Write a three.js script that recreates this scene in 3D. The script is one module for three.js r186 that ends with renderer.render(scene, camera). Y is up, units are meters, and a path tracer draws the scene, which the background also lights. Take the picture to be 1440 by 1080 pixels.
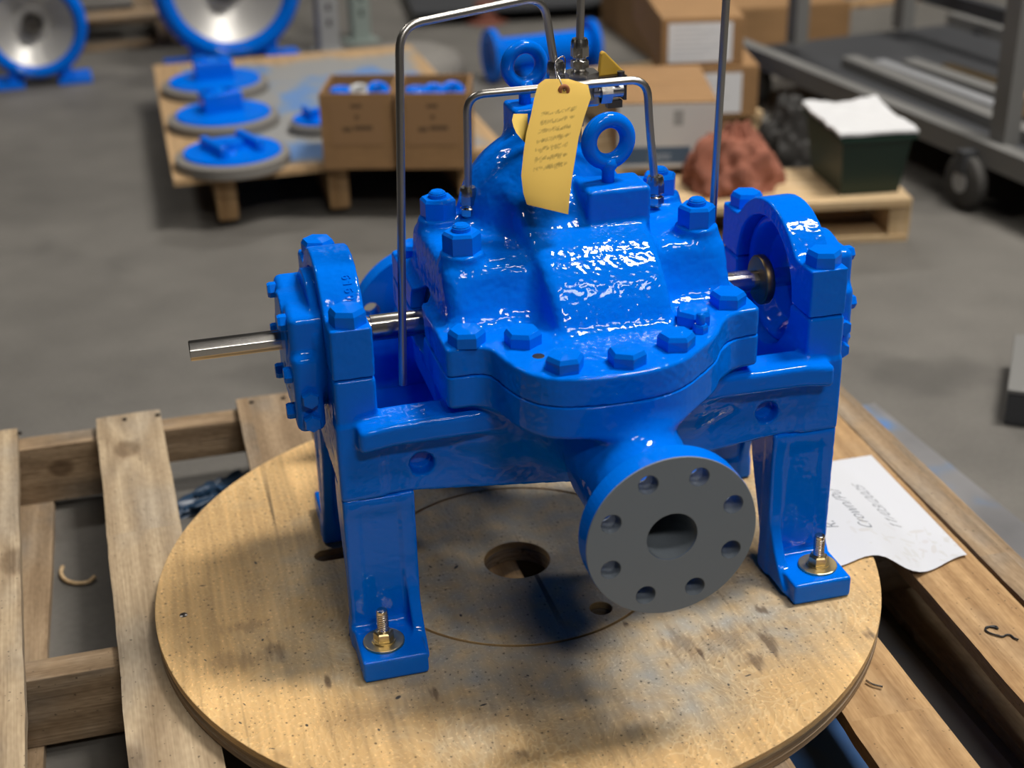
import * as THREE from 'three';
import { RoundedBoxGeometry } from 'three/addons/geometries/RoundedBoxGeometry.js';
import { mergeGeometries, toCreasedNormals } from 'three/addons/utils/BufferGeometryUtils.js';
import { FontLoader } from 'three/addons/loaders/FontLoader.js';
import { TextGeometry } from 'three/addons/geometries/TextGeometry.js';
import { ImprovedNoise } from 'three/addons/math/ImprovedNoise.js';
import { RectAreaLightUniformsLib } from 'three/addons/lights/RectAreaLightUniformsLib.js';

// ------------------------------------------------------------------ camera, light, exposure
const scene = new THREE.Scene();
const W = 1440, H = 1080, FPX = 2000;
const camera = new THREE.PerspectiveCamera(2 * Math.atan(H / 2 / FPX) * 180 / Math.PI, W / H, 0.05, 60);
const CAM = new THREE.Vector3(-0.41328, 0.91353, 1.36088);
const YAW = 0.25226, PITCH = 0.45410, ROLL = -0.02401;
const FW = new THREE.Vector3(Math.sin(YAW) * Math.cos(PITCH), -Math.sin(PITCH), -Math.cos(YAW) * Math.cos(PITCH));
const R0 = new THREE.Vector3(Math.cos(YAW), 0, Math.sin(YAW)), U0 = new THREE.Vector3().crossVectors(R0, FW);
const CR = R0.clone().multiplyScalar(Math.cos(ROLL)).addScaledVector(U0, Math.sin(ROLL));
const CU = U0.clone().multiplyScalar(Math.cos(ROLL)).addScaledVector(R0, -Math.sin(ROLL));
camera.matrixAutoUpdate = true;
camera.position.copy(CAM);
camera.quaternion.setFromRotationMatrix(new THREE.Matrix4().makeBasis(CR, CU, FW.clone().negate()));
camera.focus = 1.46;
camera.userData.fStop = 3.4;

const renderer = new THREE.WebGLRenderer({ antialias: true });
renderer.toneMapping = THREE.LinearToneMapping;
renderer.toneMappingExposure = 1.0;
renderer.shadowMap.enabled = true;
renderer.shadowMap.type = THREE.PCFSoftShadowMap;
RectAreaLightUniformsLib.init();
scene.background = new THREE.Color(0x000000);

const FLOOR = -0.15, CEIL = 4.9;
// high-bay fixtures: [x, z, width, depth, intensity]
const FIXTURES = [
  [1.25, 2.2, 1.2, 0.6, 21], [0.35, 4.7, 1.4, 0.6, 44], [2.05, -0.15, 1.4, 0.6, 106], [-2.6, -3.4, 1.2, 0.4, 42], [1.6, -4.9, 1.2, 0.4, 60],
];

// ------------------------------------------------------------------ helpers
let seed = 12345;
const rnd = () => { seed |= 0; seed = seed + 0x6D2B79F5 | 0; let t = Math.imul(seed ^ seed >>> 15, 1 | seed); t = t + Math.imul(t ^ t >>> 7, 61 | t) ^ t; return ((t ^ t >>> 14) >>> 0) / 4294967296; };
const rr = (a, b) => a + (b - a) * rnd();
const PN = new ImprovedNoise();
const noise = (x, y, z) => PN.noise(x, y, z);
const clamp = (v, a, b) => v < a ? a : v > b ? b : v;
const lerp = (a, b, t) => a + (b - a) * t;
const ss = (a, b, v) => { const t = clamp((v - a) / (b - a), 0, 1); return t * t * (3 - 2 * t); };
const V = (x, y, z) => new THREE.Vector3(x, y, z);
// a photo pixel as a direction, met with a plane that the thing touches
function ray(px, py) { return FW.clone().addScaledVector(CR, (px - W / 2) / FPX).addScaledVector(CU, -(py - H / 2) / FPX); }
function onY(px, py, y) { const d = ray(px, py); return CAM.clone().addScaledVector(d, (y - CAM.y) / d.y); }
function onZ(px, py, z) { const d = ray(px, py); return CAM.clone().addScaledVector(d, (z - CAM.z) / d.z); }

const taken = {};
function numbered(n) { if (!(n in taken)) { taken[n] = 0; return n; } taken[n]++; return n + '_' + String(taken[n]).padStart(3, '0'); }
function shade(o) { o.traverse(c => { if (c.isMesh) { c.castShadow = true; c.receiveShadow = true; } }); return o; }
function thing(name, label, category, pos = [0, 0, 0], turn = 0, group) {
  const g = new THREE.Group(); g.name = numbered(name); g.position.set(...pos); g.rotation.y = turn;
  g.userData = { label, category }; if (group) g.userData.group = group; scene.add(g); return g;
}
function part(parent, name, geo, mat, label) {
  const m = new THREE.Mesh(Array.isArray(geo) ? mergeGeometries(geo.map(norm)) : geo, mat);
  m.name = name; m.castShadow = m.receiveShadow = true; if (label) m.userData.label = label; parent.add(m); return m;
}
function single(name, geo, mat, label, category, group) {
  const m = part(scene, numbered(name), geo, mat); m.userData = { label, category }; if (group) m.userData.group = group; return m;
}
function struct(name, geo, mat) { const m = part(scene, name, geo, mat); m.userData = { kind: 'structure' }; return m; }
function norm(g) { g = g.index ? g.toNonIndexed() : g; for (const k of Object.keys(g.attributes)) if (!['position', 'normal', 'uv'].includes(k)) g.deleteAttribute(k); if (!g.attributes.uv) g.setAttribute('uv', new THREE.BufferAttribute(new Float32Array(g.attributes.position.count * 2), 2)); return g; }
const box = (w, h, d, x = 0, y = 0, z = 0, r = 0) => (r ? new RoundedBoxGeometry(w, h, d, 2, r) : new THREE.BoxGeometry(w, h, d)).translate(x, y, z);
function cylBetween(a, b, r0, r1 = r0, seg = 20) {
  const d = b.clone().sub(a), g = new THREE.CylinderGeometry(r1, r0, d.length(), seg);
  g.applyQuaternion(new THREE.Quaternion().setFromUnitVectors(V(0, 1, 0), d.clone().normalize()));
  return g.translate((a.x + b.x) / 2, (a.y + b.y) / 2, (a.z + b.z) / 2);
}
const lathe = (pts, seg = 32) => new THREE.LatheGeometry(pts.map(p => new THREE.Vector2(p[0], p[1])), seg);
const flat = g => { g = g.index ? g.toNonIndexed() : g; g.computeVertexNormals(); return g; };
const toAxis = (g, axis) => axis === 'x' ? g.rotateZ(-Math.PI / 2) : axis === '-x' ? g.rotateZ(Math.PI / 2) : axis === 'z' ? g.rotateX(Math.PI / 2) : g;
function hexHead(r, h) { return flat(lathe([[0, 0], [r, 0], [r, h * 0.72], [r * 0.86, h], [0.0, h * 1.04]], 6)); }
function hexNut(r, h, rs, stud) {
  const a = flat(lathe([[0, 0], [r, 0], [r, h * 0.86], [r * 0.87, h], [rs * 1.05, h]], 6));
  const b = lathe([[0, h], [rs * 1.0, h], [rs * 1.0, h + stud * 0.55], [rs * 0.9, h + stud * 0.6], [rs * 0.9, h + stud * 0.75], [rs * 0.7, h + stud], [0, h + stud]], 20);
  return mergeGeometries([norm(a), norm(flat(b))]);
}
// polyline with rounded bends, as a tube
function bentTube(pts, r, bend, seg = 12) {
  const path = new THREE.CurvePath();
  let prev = pts[0];
  for (let i = 1; i < pts.length - 1; i++) {
    const a = pts[i - 1], b = pts[i], c = pts[i + 1], q = Math.min(bend, a.distanceTo(b) * 0.49, b.distanceTo(c) * 0.49);
    const p = b.clone().addScaledVector(a.clone().sub(b).normalize(), q), n = b.clone().addScaledVector(c.clone().sub(b).normalize(), q);
    path.add(new THREE.LineCurve3(prev, p)); path.add(new THREE.QuadraticBezierCurve3(p, b, n)); prev = n;
  }
  path.add(new THREE.LineCurve3(prev, pts[pts.length - 1]));
  return new THREE.TubeGeometry(path, 90, r, seg, false);
}
function extrude(shape, depth, bevel = 0, curve = 24) {
  return new THREE.ExtrudeGeometry(shape, { depth: depth - 2 * bevel, bevelEnabled: bevel > 0, bevelSize: bevel, bevelThickness: bevel, bevelOffset: -bevel, bevelSegments: 2, curveSegments: curve }).translate(0, 0, bevel);
}
function circleShape(r, cx = 0, cy = 0) { const s = new THREE.Shape(); s.absarc(cx, cy, r, 0, Math.PI * 2); return s; }
function holeAt(s, x, y, r) { const h = new THREE.Path(); h.absarc(x, y, r, 0, Math.PI * 2, true); s.holes.push(h); }

// ------------------------------------------------------------------ signed-distance castings (naive surface nets)
const smin = (a, b, k) => { const h = Math.max(k - Math.abs(a - b), 0) / k; return Math.min(a, b) - h * h * k * 0.25; };
const smax = (a, b, k) => -smin(-a, -b, k);
function sdBox(x, y, z, cx, cy, cz, hx, hy, hz, r) {
  const a = Math.abs(x - cx) - hx + r, b = Math.abs(y - cy) - hy + r, c = Math.abs(z - cz) - hz + r;
  const A = Math.max(a, 0), B = Math.max(b, 0), C = Math.max(c, 0);
  return Math.sqrt(A * A + B * B + C * C) + Math.min(Math.max(a, b, c), 0) - r;
}
function sdCone(x, y, z, a, b, ra, rb) {
  const bx = b[0] - a[0], by = b[1] - a[1], bz = b[2] - a[2], px = x - a[0], py = y - a[1], pz = z - a[2];
  const h = clamp((px * bx + py * by + pz * bz) / (bx * bx + by * by + bz * bz), 0, 1);
  return Math.hypot(px - bx * h, py - by * h, pz - bz * h) - lerp(ra, rb, h);
}
function sdPoly(P, x, z) {
  let d = 1e9, s = 1;
  for (let i = 0, j = P.length - 1; i < P.length; j = i++) {
    const ex = P[j][0] - P[i][0], ez = P[j][1] - P[i][1], wx = x - P[i][0], wz = z - P[i][1];
    const t = clamp((wx * ex + wz * ez) / (ex * ex + ez * ez), 0, 1), bx = wx - ex * t, bz = wz - ez * t;
    d = Math.min(d, bx * bx + bz * bz);
    const c1 = z >= P[i][1], c2 = z < P[j][1], c3 = ex * wz > ez * wx;
    if ((c1 && c2 && c3) || (!c1 && !c2 && !c3)) s = -s;
  }
  return s * Math.sqrt(d);
}
function polyField(P, x0, x1, z0, z1, step, r) {
  const nx = Math.ceil((x1 - x0) / step) + 1, nz = Math.ceil((z1 - z0) / step) + 1, f = new Float32Array(nx * nz);
  for (let k = 0; k < nz; k++) for (let i = 0; i < nx; i++) f[k * nx + i] = sdPoly(P, x0 + i * step, z0 + k * step) ;
  return (x, z) => {
    const u = clamp((x - x0) / step, 0, nx - 1.001), v = clamp((z - z0) / step, 0, nz - 1.001), i = u | 0, k = v | 0, a = u - i, b = v - k, o = k * nx + i;
    return lerp(lerp(f[o], f[o + 1], a), lerp(f[o + nx], f[o + nx + 1], a), b) - r;
  };
}
function surfaceNets(f, lo, hi, c) {
  const n = [0, 1, 2].map(i => Math.ceil((hi[i] - lo[i]) / c) + 1), [nx, ny, nz] = n, D = new Float32Array(nx * ny * nz);
  // coarse pass skips empty space (f is close to a true distance)
  const B = 4;
  for (let k0 = 0; k0 < nz; k0 += B) for (let j0 = 0; j0 < ny; j0 += B) for (let i0 = 0; i0 < nx; i0 += B) {
    const m = f(lo[0] + (i0 + 1.5) * c, lo[1] + (j0 + 1.5) * c, lo[2] + (k0 + 1.5) * c), skip = Math.abs(m) > c * 6;
    for (let k = k0; k < Math.min(k0 + B, nz); k++) for (let j = j0; j < Math.min(j0 + B, ny); j++) for (let i = i0; i < Math.min(i0 + B, nx); i++)
      D[(k * ny + j) * nx + i] = skip ? m : f(lo[0] + i * c, lo[1] + j * c, lo[2] + k * c);
  }
  const id = new Int32Array(nx * ny * nz).fill(-1), P = [], I = [], at = (i, j, k) => (k * ny + j) * nx + i;
  const E = [[0, 1], [2, 3], [4, 5], [6, 7], [0, 2], [1, 3], [4, 6], [5, 7], [0, 4], [1, 5], [2, 6], [3, 7]], v = new Float32Array(8);
  for (let k = 0; k < nz - 1; k++) for (let j = 0; j < ny - 1; j++) for (let i = 0; i < nx - 1; i++) {
    let neg = 0;
    for (let q = 0; q < 8; q++) { v[q] = D[at(i + (q & 1), j + (q >> 1 & 1), k + (q >> 2))]; if (v[q] < 0) neg++; }
    if (neg === 0 || neg === 8) continue;
    let x = 0, y = 0, z = 0, cnt = 0;
    for (const [a, b] of E) if ((v[a] < 0) !== (v[b] < 0)) {
      const t = v[a] / (v[a] - v[b]);
      x += lerp(a & 1, b & 1, t); y += lerp(a >> 1 & 1, b >> 1 & 1, t); z += lerp(a >> 2, b >> 2, t); cnt++;
    }
    id[at(i, j, k)] = P.length / 3;
    P.push(lo[0] + (i + x / cnt) * c, lo[1] + (j + y / cnt) * c, lo[2] + (k + z / cnt) * c);
  }
  const quad = (a, b, cc, d, flip) => { if (a < 0 || b < 0 || cc < 0 || d < 0) return; if (flip) I.push(a, cc, b, a, d, cc); else I.push(a, b, cc, a, cc, d); };
  for (let k = 1; k < nz - 1; k++) for (let j = 1; j < ny - 1; j++) for (let i = 1; i < nx - 1; i++) {
    const s = D[at(i, j, k)] < 0;
    if (s !== (D[at(i + 1, j, k)] < 0)) quad(id[at(i, j - 1, k - 1)], id[at(i, j, k - 1)], id[at(i, j, k)], id[at(i, j - 1, k)], !s);
    if (s !== (D[at(i, j + 1, k)] < 0)) quad(id[at(i - 1, j, k - 1)], id[at(i - 1, j, k)], id[at(i, j, k)], id[at(i, j, k - 1)], !s);
    if (s !== (D[at(i, j, k + 1)] < 0)) quad(id[at(i - 1, j - 1, k)], id[at(i, j - 1, k)], id[at(i, j, k)], id[at(i - 1, j, k)], !s);
  }
  const N = new Float32Array(P.length), e = c * 0.45;
  for (let q = 0; q < P.length; q += 3) {
    const x = P[q], y = P[q + 1], z = P[q + 2];
    let gx = f(x + e, y, z) - f(x - e, y, z), gy = f(x, y + e, z) - f(x, y - e, z), gz = f(x, y, z + e) - f(x, y, z - e);
    const l = Math.hypot(gx, gy, gz) || 1; N[q] = gx / l; N[q + 1] = gy / l; N[q + 2] = gz / l;
  }
  const g = new THREE.BufferGeometry();
  g.setAttribute('position', new THREE.Float32BufferAttribute(P, 3)); g.setAttribute('normal', new THREE.BufferAttribute(N, 3));
  g.setIndex(I);
  return g;
}
// thick paint on rough iron: low waves and small crinkles
const castSkin = (x, y, z, a = 1) => a * (0.00028 * noise(x * 90, y * 90, z * 90) + 0.00024 * noise(x * 205 + 7, y * 205, z * 205));

// ------------------------------------------------------------------ textures
function tex(w, h, fn, srgb = true) {
  const d = new Uint8Array(w * h * 4);
  for (let j = 0; j < h; j++) for (let i = 0; i < w; i++) { const c = fn(i / w, j / h, i, j), o = (j * w + i) * 4; d[o] = clamp(c[0], 0, 255); d[o + 1] = clamp(c[1], 0, 255); d[o + 2] = clamp(c[2], 0, 255); d[o + 3] = 255; }
  const t = new THREE.DataTexture(d, w, h); t.magFilter = THREE.LinearFilter; t.minFilter = THREE.LinearMipmapLinearFilter; t.generateMipmaps = true;
  t.wrapS = t.wrapT = THREE.RepeatWrapping; if (srgb) t.colorSpace = THREE.SRGBColorSpace; t.needsUpdate = true; return t;
}
const fbm = (x, y, z, o = 4) => { let s = 0, a = 0.5; for (let i = 0; i < o; i++) { s += a * noise(x, y, z + i * 7.3); x *= 2.03; y *= 2.03; a *= 0.5; } return s; };
const gray = v => [v, v, v];
// sawn plank: grain along v
function plankTex(base, dark, s, knots = 5, grey = 0.3) {
  const K = []; seed = 900 + s; for (let i = 0; i < knots; i++) K.push([rnd(), rnd(), rr(0.012, 0.035)]);
  return tex(256, 1024, (u, v) => {
    let warp = 0, kn = 0;
    for (const [a, b, r] of K) { const du = u - a, dv = (v - b) * 4, q = Math.hypot(du, dv * 0.7); warp += 0.1 * Math.exp(-q * q / 0.02) * Math.sign(du); kn = Math.max(kn, 1 - ss(r * 0.8, r * 1.6, q * 0.5)); }
    const w = u + warp + 0.10 * fbm(u * 1.5, v * 3, s) ;
    const ring = 0.5 + 0.5 * Math.sin(w * 46 + 3 * fbm(w * 3, v * 1.2, s + 3));
    const fine = noise(u * 130, v * 11, s) * 0.5 + noise(u * 60, v * 90, s + 9) * 0.45 + noise(u * 22, v * 4, s + 2) * 0.6;
    const weather = ss(-0.15, 0.35, fbm(u * 3, v * 6, s + 20)) * grey;
    let t = clamp(0.22 + ring * 0.30 + fine * 0.36 + kn * 0.6, 0, 1);
    let c = base.map((b, i) => lerp(b, dark[i], t));
    const g = (c[0] + c[1] + c[2]) / 3 * 0.92; c = c.map(x => lerp(x, g, weather));
    const speck = noise(u * 70, v * 210, s + 31) > 0.62 ? 0.62 : 1;
    return c.map(x => x * speck);
  });
}
const T = {};
T.plankA = plankTex([192, 172, 142], [122, 102, 78], 1);
T.plankB = plankTex([190, 156, 112], [124, 92, 58], 2, 4, 0.15);
T.plankC = plankTex([170, 147, 118], [98, 78, 56], 3, 6, 0.4);
T.pale = plankTex([216, 190, 150], [168, 138, 98], 4, 3, 0.1);
T.grainBump = tex(256, 1024, (u, v) => gray(128 + 70 * noise(u * 120, v * 10, 3) + 45 * noise(u * 70, v * 90, 5) + 40 * noise(u * 24, v * 30, 8)), false);
// reel flange: plywood, short worm-like tears, stains, nail specks, patches of overspray
const SP = []; seed = 77; for (let i = 0; i < 330; i++) SP.push([rnd(), rnd(), rr(0.0008, 0.0024) * (rnd() < 0.08 ? 2.0 : 1), rr(0, 3.14), rr(1.6, 5)]);
const SPOT = new Float32Array(1024 * 1024);
for (const [su, sv, sr, sa, sk] of SP) { const n = Math.ceil(sr * 1.3 * 1024) + 1, cs = Math.cos(sa), sn = Math.sin(sa); for (let j = -n; j <= n; j++) for (let i = -n; i <= n; i++) { const X = (i * cs + j * sn) / 1024, Y = (-i * sn + j * cs) / 1024 * sk, o = (Math.floor(sv * 1024) + j) * 1024 + Math.floor(su * 1024) + i; if (o >= 0 && o < SPOT.length) SPOT[o] = Math.max(SPOT[o], 0.85 * (1 - ss(sr * 0.7, sr * 1.3, Math.hypot(X, Y)))); } }
function plyColor(u, v, patch) {
  const s = 5, tear = 1 - Math.abs(fbm(u * 95 + 3 * noise(u * 11, v * 11, 2), v * 62 + 3 * noise(u * 10, v * 10, 4), s, 2)) * 6;
  const area = ss(-0.05, 0.25, fbm(u * 5, v * 5, 11, 3));
  const grain = noise(u * 190, v * 7, 6) * 0.5 + noise(u * 60, v * 3, 7) * 0.6;
  let c = [203, 166, 112];
  const blot = fbm(u * 3.2, v * 3.2, 21, 4);
  c = c.map((x, i) => x * (1 + 0.20 * grain + 0.34 * blot));
  if (tear > 0.3) c = c.map((x, i) => lerp(x, [232, 206, 158][i], 0.42 * ss(0.3, 0.9, tear) * (0.30 + 0.70 * area)));
  const dk = ss(0.30, 0.55, fbm(u * 9 + 3, v * 4, 33, 4)); c = c.map((x, i) => lerp(x, [104, 82, 56][i], 0.75 * dk));
  const ov = patch(u, v); c = c.map((x, i) => lerp(x, [150, 152, 150][i], ov));
  const blue = ss(0.30, 0.46, fbm(u * 6 + 9, v * 6 + 2, 51, 4)) * (0.10 + 0.9 * ov); c = c.map((x, i) => lerp(x, [96, 134, 172][i], 0.55 * blue));
  for (const [a, b, w, l, k] of STAIN) { const du = (u - a) / w, dv = (v - b) / l; if (du * du + dv * dv < 4) { const q = Math.hypot(du, dv) + 1.6 * fbm(u * 130, v * 24, a * 9, 3), m = 0.75 * k * (1 - ss(0.2, 1.2, q)); if (m > 0) c = c.map((x, i) => lerp(x, [72, 56, 40][i], m)); } }
  const crack = ss(0.52, 0.66, noise(u * 75, v * 1.6, 71)) * ss(-0.1, 0.3, noise(u * 6, v * 3, 73)); c = c.map(x => x * (1 - 0.5 * crack));
  const sp = SPOT[Math.floor(v * 1024) * 1024 + Math.floor(u * 1024)]; if (sp > 0) c = c.map(x => lerp(x, 38, sp));
  const fl = noise(u * 260, v * 200, 61); if (fl > 0.5) c = c.map(x => x * (1 - 0.42 * ss(0.5, 0.65, fl))); else if (fl < -0.45) c = c.map(x => x * 1.12);
  return c;
}
// dark oil stains, knots and tears copied from where the photograph shows them: [px, py, half width, half length (m), strength]
const STAIN = [[1078, 900, 0.010, 0.034, 0.8], [1062, 930, 0.012, 0.020, 0.7], [955, 905, 0.02, 0.03, 0.45], [1020, 900, 0.03, 0.03, 0.35], [985, 918, 0.003, 0.008, 0.9], [938, 935, 0.0025, 0.012, 0.9], [1070, 858, 0.006, 0.008, 0.85], [1224, 893, 0.007, 0.012, 0.8], [460, 958, 0.003, 0.012, 0.9], [388, 915, 0.008, 0.02, 0.5], [610, 975, 0.004, 0.014, 0.7], [880, 878, 0.004, 0.006, 0.9], [735, 1060, 0.008, 0.008, 0.5], [350, 880, 0.03, 0.012, 0.3], [330, 930, 0.04, 0.02, 0.3], [700, 1010, 0.05, 0.02, 0.22], [900, 1000, 0.05, 0.03, 0.2], [500, 1010, 0.05, 0.02, 0.22]].map(([a, b, w, l, k]) => { const p = onY(a, b, 0); return [0.5 + (p.x + 0.062) / 0.86, 0.5 - (p.z - 0.002) / 0.86, w / 0.86, l / 0.86, k]; });
T.ply = tex(1024, 1024, (u, v) => plyColor(u, v, (a, b) => {
  const q = Math.hypot(a - 0.52, b - 0.44) + 0.22 * fbm(a * 6, b * 6, 44, 4); return 0.80 * (1 - ss(0.20, 0.44, q)) * (0.75 + 0.5 * noise(a * 40, b * 40, 3));
}));
T.plyBump = tex(1024, 1024, (u, v) => { const t = 1 - Math.abs(fbm(u * 95 + 3 * noise(u * 11, v * 11, 2), v * 62 + 3 * noise(u * 10, v * 10, 4), 5, 2)) * 6; return gray(120 + 50 * ss(0.2, 0.9, t) + 40 * noise(u * 190, v * 9, 6) + 25 * noise(u * 200, v * 200, 3)); }, false);
T.concrete = tex(1024, 1024, (u, v) => {
  const a = fbm(u * 4, v * 4, 1, 5), b = fbm(u * 22, v * 22, 2, 4), c = noise(u * 300, v * 300, 3), st = ss(0.18, 0.42, fbm(u * 7 + 4, v * 7, 9, 4));
  const m = 98 * (1 + 0.20 * a + 0.12 * b + 0.05 * c) * (1 - 0.16 * st);
  return [m * 1.01, m * 0.985, m * 0.94];
});
T.fineBump = tex(512, 512, (u, v) => gray(128 + 60 * noise(u * 60, v * 60, 1) + 45 * noise(u * 140, v * 140, 2)), false);
T.card = tex(256, 256, (u, v) => { const m = 1 + 0.06 * noise(u * 3, v * 60, 1) + 0.10 * fbm(u * 5, v * 5, 3); return [150 * m, 116 * m, 78 * m]; });
T.cloth = tex(256, 256, (u, v) => { const m = 1 + 0.10 * noise(u * 90, v * 90, 1) + 0.25 * fbm(u * 6, v * 6, 3); return [146 * m, 92 * m, 74 * m]; });

// ------------------------------------------------------------------ materials
const std = (o) => new THREE.MeshStandardMaterial(o);
const phy = (o) => new THREE.MeshPhysicalMaterial(o);
const lin = (r, g, b) => new THREE.Color().setRGB(r, g, b);
const M = {};
M.blue = phy({ color: lin(0.0002, 0.155, 0.78), roughness: 0.6, specularIntensity: 0.0, clearcoat: 0.5, clearcoatRoughness: 0.07, side: THREE.DoubleSide });
T.peel = T.fineBump.clone(); T.peel.repeat.set(7, 7); T.peel.needsUpdate = true;
M.blueCast = phy({ color: M.blue.color, roughness: 0.6, specularIntensity: 0.0, clearcoat: 0.5, clearcoatRoughness: 0.07, bumpMap: T.peel, bumpScale: 0.0005 });
M.primer = std({ side: THREE.DoubleSide, color: lin(0.20, 0.235, 0.275), roughness: 0.62, bumpMap: T.fineBump, bumpScale: 0.0003 });
M.steel = std({ color: lin(0.62, 0.60, 0.57), roughness: 0.2, metalness: 1 });
M.steelDark = std({ color: lin(0.16, 0.15, 0.14), roughness: 0.3, metalness: 1 });
M.tube = std({ color: lin(0.52, 0.50, 0.47), roughness: 0.33, metalness: 1 });
M.fitting = std({ color: lin(0.50, 0.49, 0.47), roughness: 0.25, metalness: 1 });
M.bronze = std({ color: lin(0.30, 0.21, 0.10), roughness: 0.4, metalness: 1 });
M.zinc = std({ color: lin(0.62, 0.50, 0.27), roughness: 0.36, metalness: 1 });
M.black = std({ color: lin(0.012, 0.012, 0.013), roughness: 0.5 });
M.yellow = std({ color: lin(0.72, 0.44, 0.05), roughness: 0.45 });
M.plankA = std({ map: T.plankA, roughness: 0.9, bumpMap: T.grainBump, bumpScale: 0.002 });
M.plankB = std({ map: T.plankB, roughness: 0.9, bumpMap: T.grainBump, bumpScale: 0.0012 });
M.plankC = std({ map: T.plankC, roughness: 0.92, bumpMap: T.grainBump, bumpScale: 0.0014 });
M.pale = std({ map: T.pale, roughness: 0.9, bumpMap: T.grainBump, bumpScale: 0.001 });
M.ply = std({ map: T.ply, roughness: 0.62, bumpMap: T.plyBump, bumpScale: 0.0016 });
M.plyEdge = std({ map: T.plankC, roughness: 0.9, bumpMap: T.grainBump, bumpScale: 0.001 });
M.concrete = std({ map: T.concrete, roughness: 0.62, bumpMap: T.fineBump, bumpScale: 0.0004 });
M.card = std({ map: T.card, roughness: 0.85 });
M.white = std({ color: lin(0.72, 0.72, 0.73), roughness: 0.7 });
M.paperWhite = std({ color: lin(0.60, 0.61, 0.63), roughness: 0.75, side: THREE.DoubleSide });
M.wall = std({ color: lin(0.06, 0.06, 0.06), roughness: 0.9 });
M.ceiling = std({ color: lin(0.04, 0.04, 0.04), roughness: 0.95 });
M.rack = std({ color: lin(0.055, 0.058, 0.064), roughness: 0.5, metalness: 0.2 });
M.rackGrey = std({ color: lin(0.20, 0.20, 0.195), roughness: 0.55, metalness: 0.3 });
M.galv = std({ color: lin(0.42, 0.43, 0.44), roughness: 0.5, metalness: 0.5 });
M.castGrey = std({ color: lin(0.20, 0.19, 0.175), roughness: 0.7, bumpMap: T.fineBump, bumpScale: 0.001 });
M.machined = std({ color: lin(0.56, 0.55, 0.53), roughness: 0.45, metalness: 0.5, side: THREE.DoubleSide });
M.green = std({ color: lin(0.008, 0.030, 0.020), roughness: 0.45 });
M.cloth = std({ map: T.cloth, roughness: 0.95, side: THREE.DoubleSide });
M.bag = std({ color: lin(0.035, 0.034, 0.033), roughness: 0.55 });
M.rubber = std({ color: lin(0.05, 0.048, 0.045), roughness: 0.8 });
M.orange = std({ color: lin(0.6, 0.16, 0.04), roughness: 0.7 });
M.sheetGrey = std({ color: lin(0.30, 0.31, 0.33), roughness: 0.35, bumpMap: T.fineBump, bumpScale: 0.001 });
M.sheetBlue = std({ color: lin(0.13, 0.27, 0.55), roughness: 0.45 });

// ------------------------------------------------------------------ building shell and its lamps
const RX0 = -7, RX1 = 8, RZ0 = -9, RZ1 = 7;
{
  const fl = box(RX1 - RX0, 0.2, RZ1 - RZ0, (RX0 + RX1) / 2, FLOOR - 0.1, (RZ0 + RZ1) / 2), p = fl.attributes.position, uv = fl.attributes.uv;
  for (let i = 0; i < p.count; i++) uv.setXY(i, p.getX(i) / 2.6, p.getZ(i) / 2.6);
  struct('floor', fl, M.concrete);
  struct('ceiling', box(RX1 - RX0, 0.2, RZ1 - RZ0, (RX0 + RX1) / 2, CEIL + 0.4, (RZ0 + RZ1) / 2), M.ceiling);
  const hh = CEIL + 0.3 - FLOOR, my = FLOOR + hh / 2;
  struct('wall_back', box(RX1 - RX0, hh, 0.2, (RX0 + RX1) / 2, my, RZ0), M.wall);
  struct('wall_front', box(RX1 - RX0, hh, 0.2, (RX0 + RX1) / 2, my, RZ1), M.wall);
  struct('wall_left', box(0.2, hh, RZ1 - RZ0, RX0, my, (RZ0 + RZ1) / 2), M.wall);
  struct('wall_right', box(0.2, hh, RZ1 - RZ0, RX1, my, (RZ0 + RZ1) / 2), M.wall);
}
for (const [x, z, w, d, it] of FIXTURES) {
  const t = thing('ceiling_light', ['long white high-bay lamp hung above and in front of the pump', 'long white high-bay lamp hung farthest from the blue casings', 'long white high-bay lamp hung above the steel cart', 'long white high-bay lamp hung above the blue casings', 'long white high-bay lamp hung above the far raised pallet'][FIXTURES.findIndex(f => f[0] === x)], 'lamp', [x, CEIL, z], 0, 'high-bay lamps under the ceiling');
  part(t, 'housing', box(w + 0.06, 0.08, d + 0.06, 0, 0.05, 0, 0.01), M.galv);
  part(t, 'rod', cylBetween(V(0, 0.08, 0), V(0, 0.31, 0), 0.012), M.galv);
  part(t, 'diffuser', box(w, 0.01, d, 0, 0.004, 0), new THREE.MeshStandardMaterial({ color: 0xffffff, emissive: new THREE.Color(1, 0.96, 0.9), emissiveIntensity: 6 }));
  const l = new THREE.RectAreaLight(new THREE.Color(1, 0.945, 0.87), it, w, d); l.name = 'lamp_light'; l.position.set(x, CEIL - 0.012, z); l.lookAt(x, CEIL - 5, z); l.castShadow = true; scene.add(l);
}

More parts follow.
